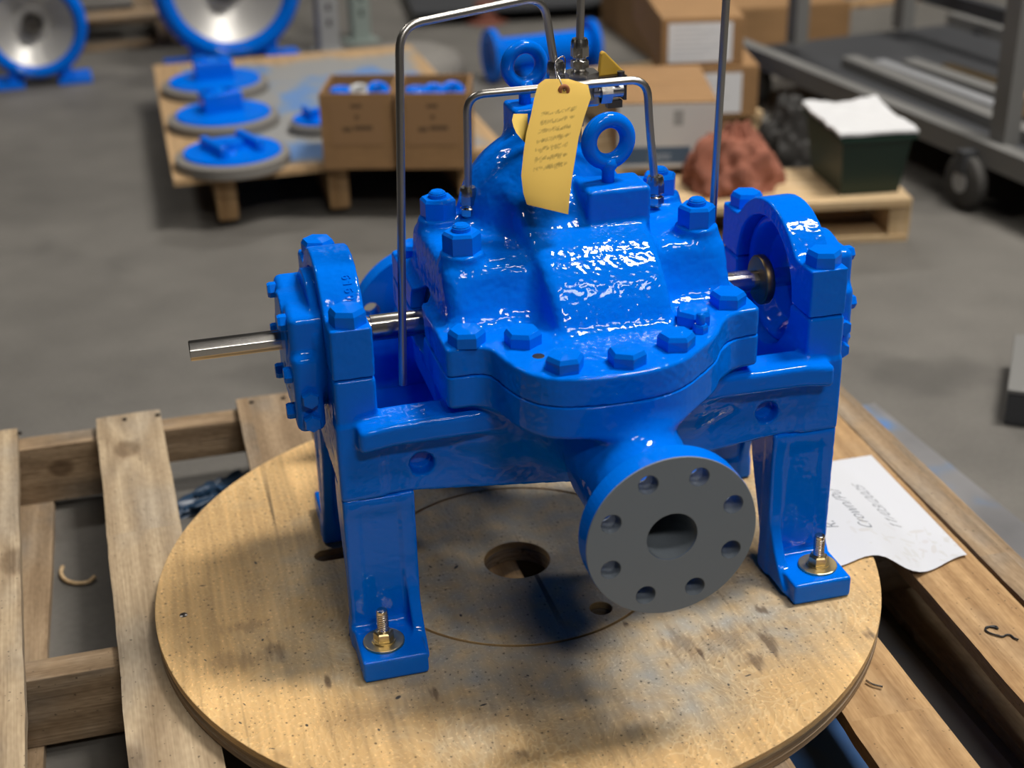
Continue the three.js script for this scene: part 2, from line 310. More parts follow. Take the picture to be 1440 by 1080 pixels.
// ------------------------------------------------------------------ wooden things
// plank along z with worn, slightly uneven edges; uv in metres
function plankGeo(w, h, l, s, along = 'z') {
  const g = new THREE.BoxGeometry(w, h, l, 6, 2, Math.max(8, Math.round(l * 36))), p = g.attributes.position, uv = g.attributes.uv, n = g.attributes.normal;
  for (let i = 0; i < p.count; i++) {
    let x = p.getX(i), y = p.getY(i), z = p.getZ(i);
    const nx = Math.abs(n.getX(i)), ny = Math.abs(n.getY(i));
    if (ny > 0.5) uv.setXY(i, x / 0.26 + s * 0.37, z / 1.05 + s * 0.61); else if (nx > 0.5) uv.setXY(i, y / 0.26 + s * 0.37 + 0.5, z / 1.05 + s * 0.61); else uv.setXY(i, x / 0.26 + s * 0.37, y / 0.5 + s * 0.3);
    const e = 0.0012 * noise(z * 26, s * 3.1, Math.sign(x) * 2) + 0.0016 * noise(z * 7, s * 5.1, Math.sign(x) * 3);
    if (Math.abs(x) > w * 0.49) x += e; if (Math.abs(y) > h * 0.49 && Math.abs(x) > w * 0.49) { y *= 0.93; x *= 0.992; }
    y += 0.0006 * noise(x * 30, s, z * 12);
    p.setXYZ(i, x, y, z);
  }
  if (along === 'x') g.rotateY(Math.PI / 2);
  g.computeVertexNormals();
  return toCreasedNormals(g, 0.6);
}
// stringer along x with two fork notches, seen from the front
function stringerGeo(l, h, t, s) {
  const sh = new THREE.Shape(), nw = 0.23, nh = 0.036, c = 0.012;
  sh.moveTo(-l / 2, 0);
  for (const x of [-l * 0.245, l * 0.245]) { sh.lineTo(x - nw / 2, 0); sh.lineTo(x - nw / 2, nh - c); sh.lineTo(x - nw / 2 + c, nh); sh.lineTo(x + nw / 2 - c, nh); sh.lineTo(x + nw / 2, nh - c); sh.lineTo(x + nw / 2, 0); }
  sh.lineTo(l / 2, 0); sh.lineTo(l / 2, h); sh.lineTo(-l / 2, h); sh.closePath();
  const g = extrude(sh, t, 0.001), p = g.attributes.position, uv = g.attributes.uv, n = g.attributes.normal;
  for (let i = 0; i < p.count; i++) uv.setXY(i, (Math.abs(n.getY(i)) > 0.5 ? p.getZ(i) : p.getY(i)) / 0.26 + s * 0.3, p.getX(i) / 1.05 + s * 0.7);
  return g.translate(0, 0, -t / 2);
}
const TOP = -0.026, PT = 0.018, SH = 0.09;      // pallet deck level, board and stringer sizes
{
  const t = thing('wooden_pallet', 'weathered wooden pallet under the round reel flange that carries the blue pump', 'pallet', [0, 0, 0]);
  const mats = [M.plankA, M.plankA, M.plankC, M.plankB, M.plankC, M.plankB, M.plankB, M.plankC];
  const decks = [[-0.668, 0.094, 0.052], [-0.475, 0.092, 0.034], [-0.292, 0.094, 0.0], [-0.10, 0.092, 0], [0.07, 0.09, -0.01], [0.247, 0.094, -0.03], [0.4335, 0.089, -0.038], [0.505, 0.046, -0.02]];
  const zA = -0.58, zB = 0.56, L = zB - zA, zm = (zA + zB) / 2;
  decks.forEach(([x, w, a], i) => { const b = part(t, 'deck_board', plankGeo(w, PT, L, i + 1), mats[i]); b.position.set(x, TOP - 0.0012 - PT / 2, zm); b.rotation.y = a; });
  const lowY = TOP - PT - SH;
  for (const [z, k] of [[-0.562, 1], [-0.005, 2], [0.54, 3]]) { const b = part(t, 'stringer', stringerGeo(1.26, SH, 0.038, k), M.plankC); b.position.set(-0.09, lowY, z); }
  [-0.66, -0.28, 0.10, 0.46].forEach((x, i) => { const b = part(t, 'bottom_board', plankGeo(0.09, FLOOR + 0.0 - lowY > -0.01 ? 0.008 : lowY - FLOOR, L, i + 11), M.plankC); b.position.set(x, (lowY + FLOOR) / 2, zm); });
  // nail heads at the board ends
  const nail = new THREE.CylinderGeometry(0.0035, 0.0035, 0.002, 8);
  for (const [x] of decks.slice(0, 3)) for (const dx of [-0.025, 0.022]) { const n = part(t, 'nail', nail, M.steelDark); n.position.set(x + dx, TOP + 0.0005, zA + 0.02); }
  // black crayon scrawl on the board
  const q = [[1387, 883], [1394, 880.5], [1401, 881], [1403, 884], [1398, 882], [1388, 881.5], [1386, 886], [1392, 890], [1401, 893], [1410, 895], [1416, 892.5], [1421, 893], [1426, 897], [1432, 899.5]].map(([a, b]) => onY(a, b, TOP + 0.0004));
  part(t, 'crayon_mark', new THREE.TubeGeometry(new THREE.CatmullRomCurve3(q), 60, 0.0011, 6), M.black, 'black crayon scrawl');
}
// reel flange
const DC = [-0.062, 0.002], DR = 0.414;
{
  const t = thing('cable_reel_flange', 'round plywood cable reel flange lying on the pallet beneath the blue pump', 'reel flange', [DC[0], 0, DC[1]]);
  const lay = (shape, y0, th, mat, name, label, uvk) => {
    const g = extrude(shape, th, 0.0008, 72).rotateX(-Math.PI / 2).translate(0, y0, 0), p = g.attributes.position, uv = g.attributes.uv, n = g.attributes.normal;
    for (let i = 0; i < p.count; i++) { if (Math.abs(n.getY(i)) > 0.5) uv.setXY(i, 0.5 + p.getX(i) / 0.86, 0.5 - p.getZ(i) / 0.86); else uv.setXY(i, p.getY(i) / 0.05, Math.atan2(p.getZ(i), p.getX(i)) * 0.4); }
    return part(t, name, g, mat, label);
  };
  const holes = (s, big) => { holeAt(s, 0.0, 0.0, 0.0385); holeAt(s, 0.063, -0.121, 0.0125); };
  const slot = s => { const h = new THREE.Path(); h.absarc(-0.215, 0.075, 0.012, Math.PI / 2, -Math.PI / 2, false); h.absarc(-0.19, 0.075, 0.012, -Math.PI / 2, Math.PI / 2, false); h.closePath(); s.holes.push(h); };
  const ring = 0.1668, gp = 0.0022;
  let s = circleShape(ring - gp); holes(s); lay(s, -0.009, 0.009, M.ply, 'inner_panel');
  s = circleShape(DR); holeAt(s, 0, 0, ring + gp * 0.6); slot(s); lay(s, -0.009, 0.009, M.ply, 'outer_ring');
  s = circleShape(DR - 0.0012); holes(s); slot(s); lay(s, -0.0175, 0.0083, M.plyEdge, 'middle_ply');
  s = circleShape(DR - 0.0004); holes(s); slot(s); lay(s, TOP, 0.0083, M.plyEdge, 'bottom_ply');
  const sc = part(t, 'screw', lathe([[0, 0.001], [0.0022, 0.001], [0.0045, 0.0004], [0.0045, 0]], 12), M.steelDark);
  const at = onY(258, 865, 0); sc.position.set(at.x - DC[0], 0, at.z - DC[1]);
}

// ------------------------------------------------------------------ the pump
const YS = 0.314, X1 = 0.2715, ZB = 0.1185;   // shaft height, half length, half width
const pump = thing('centrifugal_pump', 'bright blue horizontal split-case pump with grey flange face, bolted on the wooden disc', 'pump', [0, 0.0010, 0]);
const OUT = [[-0.1575, 0.138], [-0.128, 0.140], [-0.117, 0.150], [-0.1095, 0.178], [-0.100, 0.206], [-0.083, 0.226], [-0.055, 0.236], [-0.02, 0.239], [0.012, 0.237], [0.040, 0.227], [0.068, 0.205], [0.092, 0.182], [0.108, 0.158], [0.122, 0.143], [0.137, 0.136], [0.1575, 0.134]];
const FINE = new THREE.CatmullRomCurve3(OUT.map(([x, z]) => V(x, 0, z)), false, 'centripetal').getPoints(70).map(v => [v.x, v.z]);
const OUTLINE = FINE.concat(FINE.map(([x, z]) => [x, -z]).reverse());
const outline = polyField(OUTLINE, -0.22, 0.22, -0.3, 0.3, 0.002, 0.0065);
const extr = (d2, dy, r) => { const a = d2 + r, b = dy + r; return Math.min(Math.max(a, b), 0) + Math.hypot(Math.max(a, 0), Math.max(b, 0)) - r; };
// volute radius against angle from straight up towards the front, degrees
const VOL = [[-180, 0.15], [-90, 0.155], [-50, 0.15], [-20, 0.14], [0, 0.128], [27, 0.120], [45, 0.128], [65, 0.142], [90, 0.160], [180, 0.15]];
function voluteR(a) { a *= 180 / Math.PI; let i = 1; while (i < VOL.length - 1 && a > VOL[i][0]) i++; const [a0, r0] = VOL[i - 1], [a1, r1] = VOL[i], t = clamp((a - a0) / (a1 - a0), 0, 1); return lerp(r0, r1, t); }
function upperCase(x, y, z) {
  let d = extr(outline(x, z), Math.abs(y - 0.3195) - 0.0247, 0.0035);
  // end chambers with sloping sides
  const hz = 0.080 + clamp(0.402 - y, -0.02, 0.1) * 0.42;
  let e = smax(smax(Math.abs(x) - 0.150, y - 0.402, 0.014), (Math.abs(z) - hz) * 0.92, 0.016);
  const hollow = Math.hypot((Math.abs(x) - 0.098) * 0.9, (y - 0.395), (Math.abs(z) - 0.150)) - 0.062;
  e = smax(e, -hollow, 0.012);
  d = smin(d, e, 0.014);
  // volute hump
  const dy = y - YS, r = Math.hypot(dy, z), hw = 0.067 - clamp(r - 0.09, 0, 0.1) * 0.12;
  const hump = smax(r - voluteR(Math.atan2(z, dy)), Math.abs(x - 0.004 - (z > 0 ? z * 0.03 : 0)) - hw, 0.010);
  d = smin(d, Math.max(hump, YS + 0.016 - y), 0.012);
  // suction dome behind
  const qx = (x + 0.012) / 0.090, qy = (y - 0.392) / 0.100, qz = (z + 0.062) / 0.088, q = Math.sqrt(qx * qx + qy * qy + qz * qz);
  d = smin(d, (q - 1) * 0.085, 0.018);
  // lifting-eye bosses
  d = smin(d, sdBox(x, y, z, 0.041, 0.420, 0.030, 0.034, 0.037, 0.026, 0.005), 0.006);
  d = smin(d, sdBox(x, y, z, -0.018, 0.480, -0.085, 0.020, 0.035, 0.024, 0.005), 0.010);
  // bosses under the stud nuts
  for (const bz of [-0.055, 0.055]) { const c = smax(Math.hypot(Math.abs(x) - 0.125, z - bz) - 0.0225, y - 0.410, 0.004); d = smin(d, Math.max(c, 0.33 - y), 0.006); }
  // pipe-fitting pads
  d = smin(d, smax(Math.hypot(x + 0.095, z + 0.04) - 0.016, y - 0.404, 0.006), 0.012);
  d = smin(d, smax(Math.hypot(x - 0.104, z + 0.012) - 0.016, y - 0.404, 0.006), 0.012);
  // gland bores, hollow inside kept solid
  d = smax(d, -Math.max(Math.hypot(dy, z) - 0.036, 0.136 - Math.abs(x)), 0.003);
  d = Math.max(d, 0.3144 - y);
  return Math.abs(d) < 0.004 ? d + castSkin(x, y, z, 1.25) : d;
}
function lowerCase(x, y, z) {
  const ax = Math.abs(x), az = Math.abs(z);
  let d = extr(outline(x, z) - 0.0006, Math.abs(y - 0.3050) - 0.0250, 0.0035);
  // casing belly
  const dy = y - 0.285, body = smax(Math.hypot(dy * 1.12, z) - 0.148, ax - 0.125, 0.03);
  d = smin(d, smax(body, y - 0.31, 0.004), 0.02);
  d = smin(d, sdBox(x, y, z, 0, 0.27, 0, 0.155, 0.05, 0.125, 0.015), 0.02);
  // side rails with sagging lower edge
  const yb = 0.180 - 0.022 * Math.max(0, 1 - ax / 0.2), yt = 0.262;
  let rail = smax(smax(ax - X1, Math.max(y - yt, yb - y), 0.004), Math.abs(az - ZB + 0.011) - 0.011, 0.004);
  // bearing bridges
  const end = sdBox(ax, y, z, 0.25055, (0.18 + 0.3135) / 2, 0, 0.02095, (0.3135 - 0.18) / 2, ZB, 0.004);
  rail = smin(rail, end, 0.008);
  d = smin(d, rail, 0.012);
  // drip ledges
  const lx = clamp((ax - 0.22) / 0.03, 0, 1) * 0.004;
  d = smin(d, sdBox(ax, y, az, 0.177, 0.2580 - lx, 0.1185, 0.077, 0.0128, 0.0225, 0.006), 0.006);
  // discharge and suction necks
  d = smin(d, sdCone(x, y, z, [0, 0.250, 0.10], [0, 0.222, 0.255], 0.066, 0.050), 0.03);
  d = smin(d, Math.max(Math.hypot(x, y - 0.2155) - 0.050, Math.abs(z - 0.25) - 0.056), 0.02);
  d = smin(d, sdCone(x, y, z, [-0.02, 0.235, -0.10], [-0.09, 0.178, -0.27], 0.07, 0.062), 0.03);
  // bearing seats, gland bores, rail holes, discharge bore
  d = smax(d, -Math.max(Math.hypot(y - YS, z) - 0.072, 0.222 - ax), 0.002);
  d = smax(d, -Math.max(Math.hypot(y - YS, z) - 0.036, 0.136 - ax), 0.003);
  d = smax(d, -Math.max(Math.hypot(ax - 0.1888, y - 0.2105) - 0.0125, 0.1035 - z), 0.002);
  d = smax(d, -Math.max(Math.hypot(x, y - 0.2154) - 0.0245, 0.2 - z), 0.003);
  d = Math.max(d, y - 0.3140);
  return Math.abs(d) < 0.004 ? d + castSkin(x, y, z, 0.7) : d;
}
part(pump, 'upper_casing', surfaceNets(upperCase, [-0.175, 0.308, -0.255], [0.175, 0.525, 0.255], 0.0020), M.blue);
part(pump, 'lower_casing', surfaceNets(lowerCase, [-0.285, 0.108, -0.335], [0.285, 0.320, 0.318], 0.0027), M.blue);

// discharge flange
{
  const bolt = (s, R, r, n) => { for (let k = 0; k < n; k++) { const a = (k + 0.5) * 2 * Math.PI / n; holeAt(s, R * Math.cos(a), R * Math.sin(a), r); } };
  const FZ = 0.3288;
  let s = circleShape(0.0825); holeAt(s, 0, 0, 0.0245); bolt(s, 0.0635, 0.0096, 8);
  const f = part(pump, 'discharge_flange', extrude(s, 0.0225, 0.0008, 48), M.blueCast); f.position.set(0, 0.2154, FZ - 0.0235);
  s = circleShape(0.0822); holeAt(s, 0, 0, 0.0245); bolt(s, 0.0635, 0.0096, 8);
  part(f, 'flange_face', [extrude(s, 0.0016, 0.0003, 48).translate(0, 0, 0.0222), ...Array.from({ length: 8 }, (_, k) => { const a = (k + 0.5) * Math.PI / 4; return new THREE.CylinderGeometry(0.00935, 0.00935, 0.0236, 24, 1, true).rotateX(Math.PI / 2).translate(0.0635 * Math.cos(a), 0.0635 * Math.sin(a), 0.0118); })], M.primer, 'bare grey primed flange face');
  part(pump, 'discharge_bore', new THREE.CylinderGeometry(0.0243, 0.0243, 0.11, 40, 1, true).rotateX(Math.PI / 2).translate(0, 0.2154, FZ - 0.056), M.primer);
  s = circleShape(0.105); holeAt(s, 0, 0, 0.04); bolt(s, 0.084, 0.0105, 8);
  const b = part(pump, 'suction_flange', extrude(s, 0.028, 0.001, 48), M.blue); b.position.set(-0.09, 0.175, -0.325);
}
// drip pans at the bottom of the seal pockets
for (const sd of [-1, 1]) part(pump, 'drip_pan', box(0.10, 0.006, 0.19, sd * 0.18, 0.193, 0, 0.002), M.blue);
// casing bolts, stud nuts
const HEAD = hexHead(0.0185, 0.0145);
for (const [x, z, a] of [[-0.1405, 0.131, 0.3], [-0.089, 0.149, 0.1], [-0.067, 0.2155, 0.5], [-0.008, 0.2215, 0.0], [0.049, 0.2005, 0.25], [0.0855, 0.152, 0.7], [0.136, 0.120, 0.15],
  [-0.1405, -0.120, 0.2], [-0.085, -0.19, 0], [0, -0.215, 0.4], [0.085, -0.17, 0.2], [0.136, -0.118, 0.6]]) {
  const b = part(pump, 'casing_bolt', HEAD, M.blue); b.position.set(x, 0.3440, z); b.rotation.y = a;
}
{
  const b = part(pump, 'jack_screw', mergeGeometries([norm(hexHead(0.0075, 0.009)), norm(lathe([[0, 0.008], [0.0045, 0.008], [0.0045, 0.019], [0, 0.02]], 14))]), M.blue); b.position.set(0.083, 0.344, 0.1775);
  const plug = part(pump, 'dowel_hole_plug', lathe([[0, 0.0006], [0.0045, 0.0006], [0.006, 0]], 18), M.black); plug.position.set(-0.083, 0.3442, 0.1825);
}
const NUT = hexNut(0.0195, 0.0215, 0.0095, 0.007);
for (const [x, z, a] of [[-0.125, 0.055, 0.35], [-0.125, -0.055, 0.1], [0.125, 0.055, 0.3], [0.125, -0.055, 0.6]]) { const b = part(pump, 'stud_nut', NUT, M.blue); b.position.set(x, 0.4095, z); b.rotation.y = a; }
const NUT2 = hexHead(0.0165, 0.016);
for (const [x, z] of [[-0.075, -0.095], [-0.115, -0.1], [0.118, -0.1]]) { const b = part(pump, 'casing_bolt', NUT2, M.blue); b.position.set(x, 0.3985, z * 0.88); }
// lifting eyes
function eyeBolt(x, y, z, R, r, turn) {
  const g = [new THREE.TorusGeometry(R, r, 18, 40).translate(0, 0.022 + R, 0), lathe([[0, 0], [0.0065, 0], [0.0065, 0.012], [0.0105, 0.018], [0.009, 0.026], [0, 0.028]], 20)];
  const b = part(pump, 'lifting_eye', g, M.blue); b.position.set(x, y, z); b.rotation.y = turn; return b;
}
eyeBolt(0.0365, 0.4565, 0.030, 0.0215, 0.0083, 0.12);
eyeBolt(-0.0195, 0.5145, -0.083, 0.0195, 0.0072, 0.12);

// bearing caps and housings
function capField(x, y, z) {       // local: shaft axis at the origin, cap between x = -0.042 and 0
  const blk = Math.max(Math.abs(z) - ZB, y - 0.0525), rad = Math.hypot(y, z);
  const d2 = Math.max(smin(blk, rad - 0.0915, 0.008), 0.072 - rad), d = Math.max(extr(d2, Math.abs(x + 0.021) - 0.0209, 0.003), 0.0006 - y);
  return Math.abs(d) < 0.004 ? d + castSkin(x, y + 0.3, z, 1.2) : d;
}
const CAP = surfaceNets(capField, [-0.05, -0.006, -0.13], [0.008, 0.1, 0.13], 0.0020);
for (const sd of [-1, 1]) {
  const cap = part(pump, 'bearing_cap', CAP, M.blue); cap.position.set(sd < 0 ? -0.2296 : 0.2715, YS, 0);
  for (const z of [-0.1, 0.1]) { const b = part(cap, 'cap_bolt', hexHead(0.0185, 0.0165), M.blue); b.position.set(-0.021, 0.0525, z); b.rotation.y = 0.2; }
  // housing: round body in the seat, boxy outer half
  const hsg = (x, y, z) => {
    const X = x * sd;                       // X grows outwards
    let d = smax(Math.hypot(y - YS, z) - 0.0715, Math.abs(X - 0.262) - 0.019, 0.004);
    d = smin(d, sdBox(X, y, z, 0.285, 0.330, 0, 0.0205, 0.033, 0.066, 0.008), 0.004);
    d = smin(d, sdBox(X, y, z, 0.291, 0.281, 0, 0.0145, 0.042, 0.074, 0.008), 0.008);
    d = smin(d, smax(Math.hypot(y - YS, z) - 0.050, Math.abs(X - 0.285) - 0.0225, 0.003), 0.004);
    // hollow towards the pump side
    d = smax(d, -Math.max(Math.hypot(y - YS, z) - 0.062 + (X - 0.243) * 0.6, X - 0.262), 0.006);
    return Math.abs(d) < 0.004 ? d + castSkin(x, y, z, 0.7) : d;
  };
  const lo = sd < 0 ? [-0.318, 0.225, -0.09] : [0.235, 0.225, -0.09], hi = sd < 0 ? [-0.235, 0.395, 0.09] : [0.318, 0.395, 0.09];
  const h = part(pump, 'bearing_housing', surfaceNets(hsg, lo, hi, 0.0023), M.blue);
  const hb = hexHead(0.0085, 0.009);
  for (const [y, z] of [[0.352, -0.045], [0.352, 0.045], [0.30, 0.058], [0.30, -0.058], [0.256, 0.05], [0.256, -0.05]]) { const b = part(h, 'cover_bolt', hb, M.blue); b.rotation.z = sd < 0 ? Math.PI / 2 : -Math.PI / 2; b.position.set(sd * 0.3045, y, z); }
  for (const y of [0.280, 0.2535]) { const b = part(h, 'drain_plug', hexHead(0.0095, 0.011), M.blue); b.rotation.x = Math.PI / 2; b.position.set(sd * 0.291, y, 0.0735); }
  part(h, 'oil_deflector', lathe([[0.0108, -0.005], [0.026, -0.005], [0.028, -0.003], [0.028, 0.004], [0.0255, 0.006], [0.0108, 0.006]], 40).rotateZ(Math.PI / 2).translate(sd * 0.2285, YS, 0), M.bronze, 'dull bronze deflector ring');
}
// raised foundry number on the coupling-end cap
{
  const font = await new FontLoader().loadAsync('fonts/droid/droid_sans_bold.typeface.json');
  const a0 = 0.50, geos = [...'61609'].map((ch, i) => {
    const g = new TextGeometry(ch, { font, size: 0.0085, depth: 0.0012, curveSegments: 3 }), a = a0 + i * 0.085, nrm = V(0, Math.cos(a), Math.sin(a)), dirn = V(0, -Math.sin(a), Math.cos(a));
    g.applyMatrix4(new THREE.Matrix4().makeBasis(dirn, nrm.clone().cross(dirn), nrm)); return g.translate(-0.246, YS + nrm.y * 0.0911, nrm.z * 0.0911);
  });
  part(pump, 'cast_number', geos, M.blue, 'raised foundry number');
}
// shaft
{
  const prof = [[0, -0.4013], [0.0098, -0.4013], [0.0106, -0.4003], [0.0106, -0.225], [0.0132, -0.2235], [0.0132, -0.2165], [0.0122, -0.2160], [0.0122, -0.2145], [0.0138, -0.214], [0.0138, -0.12], [0.0112, -0.12], [0.0112, 0.12], [0.0125, 0.12], [0.0125, 0.212], [0.0106, 0.213], [0.0106, 0.3], [0, 0.3]];
  part(pump, 'shaft', flat(lathe(prof, 64).toNonIndexed()) && toCreasedNormals(lathe(prof, 64), 0.5).rotateZ(-Math.PI / 2).translate(0, YS, 0), M.steel, 'polished steel shaft');
  for (const sd of [-1, 1]) part(pump, 'seal_gland', lathe([[0.0148, 0], [0.034, 0], [0.034, 0.012], [0.0148, 0.012]], 40).rotateZ(-Math.PI / 2).translate(sd < 0 ? -0.149 : 0.137, YS, 0), M.steelDark);
  // cross ribs behind, seen in the gap beside the casing
}
// legs
function legGeo() {
  // local: foot front-left like; x from 0.2 to 0.2715 outward, z outward
  const f = (x, y, z) => {
    let d = sdBox(x, y, z, 0.2387, 0.01265, 0.1395, 0.0341, 0.01265, 0.0425, 0.003);
    const flare = y < 0.10 ? Math.pow((0.10 - y) / 0.075, 2.2) * 0.030 : 0, bulge = 0.0025 * ss(0.150, 0.172, y);
    const plate = smax(smax(Math.abs(x - 0.23575) - 0.03575, Math.max(y - 0.1795, 0.004 - y), 0.003), Math.max(z - 0.1170 - bulge, 0.098 - z), 0.004);
    d = smin(d, plate, 0.010);
    const web = smax(smax(Math.abs(x - 0.2065) - 0.0065, Math.max(y - 0.1795, 0.004 - y), 0.003), Math.max(z - 0.1175 - clamp(flare, 0, 0.046), 0.055 + ss(0.16, 0.02, y) * 0.04 - z), 0.003);
    d = smin(d, web, 0.006);
    const web2 = smax(smax(Math.abs(x - 0.2655) - 0.006, Math.max(y - 0.1795, 0.004 - y), 0.003), Math.max(z - 0.1150, 0.055 + ss(0.16, 0.02, y) * 0.04 - z), 0.003);
    d = smin(d, web2, 0.006);
    return Math.abs(d) < 0.004 ? d + castSkin(x, y, z, 0.55) : d;
  };
  return surfaceNets(f, [0.19, -0.006, 0.045], [0.285, 0.188, 0.192], 0.0023);
}
{
  const LEG = legGeo(), mirror = (g, sx, sz) => { const c = g.clone(); c.scale(sx, 1, sz); if (sx * sz < 0) { const ix = c.index.array; for (let i = 0; i < ix.length; i += 3) { const q = ix[i]; ix[i] = ix[i + 1]; ix[i + 1] = q; } } return c; };
  for (const sx of [-1, 1]) for (const sz of [1, -1]) {
    const leg = part(pump, 'leg', mirror(LEG, sx, sz), M.blue);
    const bx = sx * (sx < 0 ? 0.2455 : 0.246), bz = sz * 0.151;
    const w = part(leg, 'washer', toCreasedNormals(lathe([[0.006, 0], [0.0215, 0], [0.0215, 0.0024], [0.0208, 0.0028], [0.0125, 0.0028], [0.0125, 0.0046], [0.006, 0.0046]], 36), 0.5), M.zinc, 'yellow zinc washer'); w.position.set(bx, 0.0255, bz);
    const n = part(leg, 'anchor_nut', flat(lathe([[0.0055, 0], [0.0105, 0], [0.0108, 0.002], [0.0105, 0.009], [0.009, 0.0105], [0.0055, 0.0105]], 6)), M.zinc, 'yellow zinc nut'); n.position.set(bx, 0.0295, bz); n.rotation.y = 0.4;
    const s = part(leg, 'anchor_stud', [lathe([[0.0058, 0], [0.0058, 0.039], [0.0050, 0.0402], [0, 0.0402]], 18), ...Array.from({ length: 9 }, (_, i) => new THREE.TorusGeometry(0.0057, 0.0006, 6, 18).rotateX(Math.PI / 2).translate(0, 0.016 + i * 0.0024, 0))], M.steel, 'bright steel stud'); s.position.set(bx, 0.0255, bz);
  }
}
// ------------------------------------------------------------------ seal piping
function fitting(parent, x, y, z, tall = 0.034) {
  const hx = r => (h0, h1) => flat(new THREE.CylinderGeometry(r, r, h1 - h0, 6).translate(0, (h0 + h1) / 2, 0));
  const g = part(parent, 'pipe_fitting', [lathe([[0, 0], [0.0068, 0], [0.0068, 0.006], [0, 0.006]], 20), hx(0.0098)(0.004, 0.011), lathe([[0.0085, 0.011], [0.0068, 0.0125], [0.0068, 0.0145], [0.009, 0.016]], 20), hx(0.0098)(0.0155, tall - 0.008), toCreasedNormals(lathe([[0.0092, tall - 0.009], [0.009, tall - 0.003], [0.0078, tall], [0.004, tall]], 24), 0.6)], M.fitting, 'stainless compression fitting');
  g.position.set(x, y, z); return g;
}
const TR = 0.0043;
const vent = [0.012, -0.055];
{
  // short loop between the end chambers
  fitting(pump, -0.095, 0.4095, -0.040); fitting(pump, 0.104, 0.4095, -0.012);
  part(pump, 'flush_pipe', bentTube([V(-0.095, 0.43, -0.040), V(-0.0925, 0.541, -0.040), V(0.093, 0.548, -0.014), V(0.096, 0.50, -0.012), V(0.104, 0.43, -0.012)], TR, 0.019), M.tube, 'satin stainless tube bent over the casing');
  // tall pipe hanging free at the coupling end
  part(pump, 'drain_pipe', bentTube([V(-0.192, 0.268, 0.050), V(-0.1665, 0.625, 0.004), V(-0.008, 0.6335, -0.046), V(0.0055, 0.553, -0.050)], TR, 0.024), M.tube, 'satin stainless tube');
  // tall pipe from the vent valve over to the far seal, arching out of the picture
  part(pump, 'vent_pipe', bentTube([V(0.033, 0.575, -0.055), V(0.0365, 0.70, -0.055), V(0.195, 0.72, -0.05), V(0.187, 0.345, -0.05)], TR, 0.024), M.tube, 'satin stainless tube');
  fitting(pump, 0.0055, 0.532, -0.050); fitting(pump, 0.033, 0.552, -0.055);
  // valve block
  const v = new THREE.Group(); v.name = 'vent_valve'; v.position.set(0.022, 0.470, -0.053); pump.add(v);
  part(v, 'stem', [lathe([[0, 0], [0.012, 0], [0.012, 0.045], [0, 0.045]], 24), flat(new THREE.CylinderGeometry(0.0145, 0.0145, 0.02, 6).translate(0, 0.035, 0))], M.fitting);
  part(v, 'body', [box(0.052, 0.024, 0.026, 0.004, 0.058, 0, 0.004), flat(new THREE.CylinderGeometry(0.019, 0.019, 0.028, 6).translate(0.012, 0.068, 0))], M.fitting, 'stainless valve body');
  part(v, 'end_nut', [flat(new THREE.CylinderGeometry(0.013, 0.013, 0.012, 6).rotateZ(Math.PI / 2).translate(0.036, 0.060, 0.006)), cylBetween(V(0.02, 0.06, 0.006), V(0.055, 0.06, 0.006), 0.0075)], M.fitting);
  const lb = part(v, 'lock_bracket', [box(0.030, 0.0035, 0.016, 0.050, 0.0745, 0.002), box(0.0035, 0.026, 0.016, 0.0645, 0.063, 0.002), box(0.016, 0.008, 0.01, 0.054, 0.046, 0.004), cylBetween(V(0.058, 0.072, 0.014), V(0.058, 0.082, 0.014), 0.004)], M.steelDark, 'dark locking bracket'); lb.position.x = -0.007;
  const s = new THREE.Shape(); s.moveTo(0, 0); s.lineTo(0.003, 0.030); s.quadraticCurveTo(0.006, 0.035, 0.010, 0.031); s.lineTo(0.034, 0.006); s.lineTo(0.032, 0.001); s.closePath();
  const hd = part(v, 'handle', extrude(s, 0.010, 0.002), M.yellow, 'yellow valve handle'); hd.scale.setScalar(0.78); hd.position.set(0.0305, 0.0755, -0.004);
}

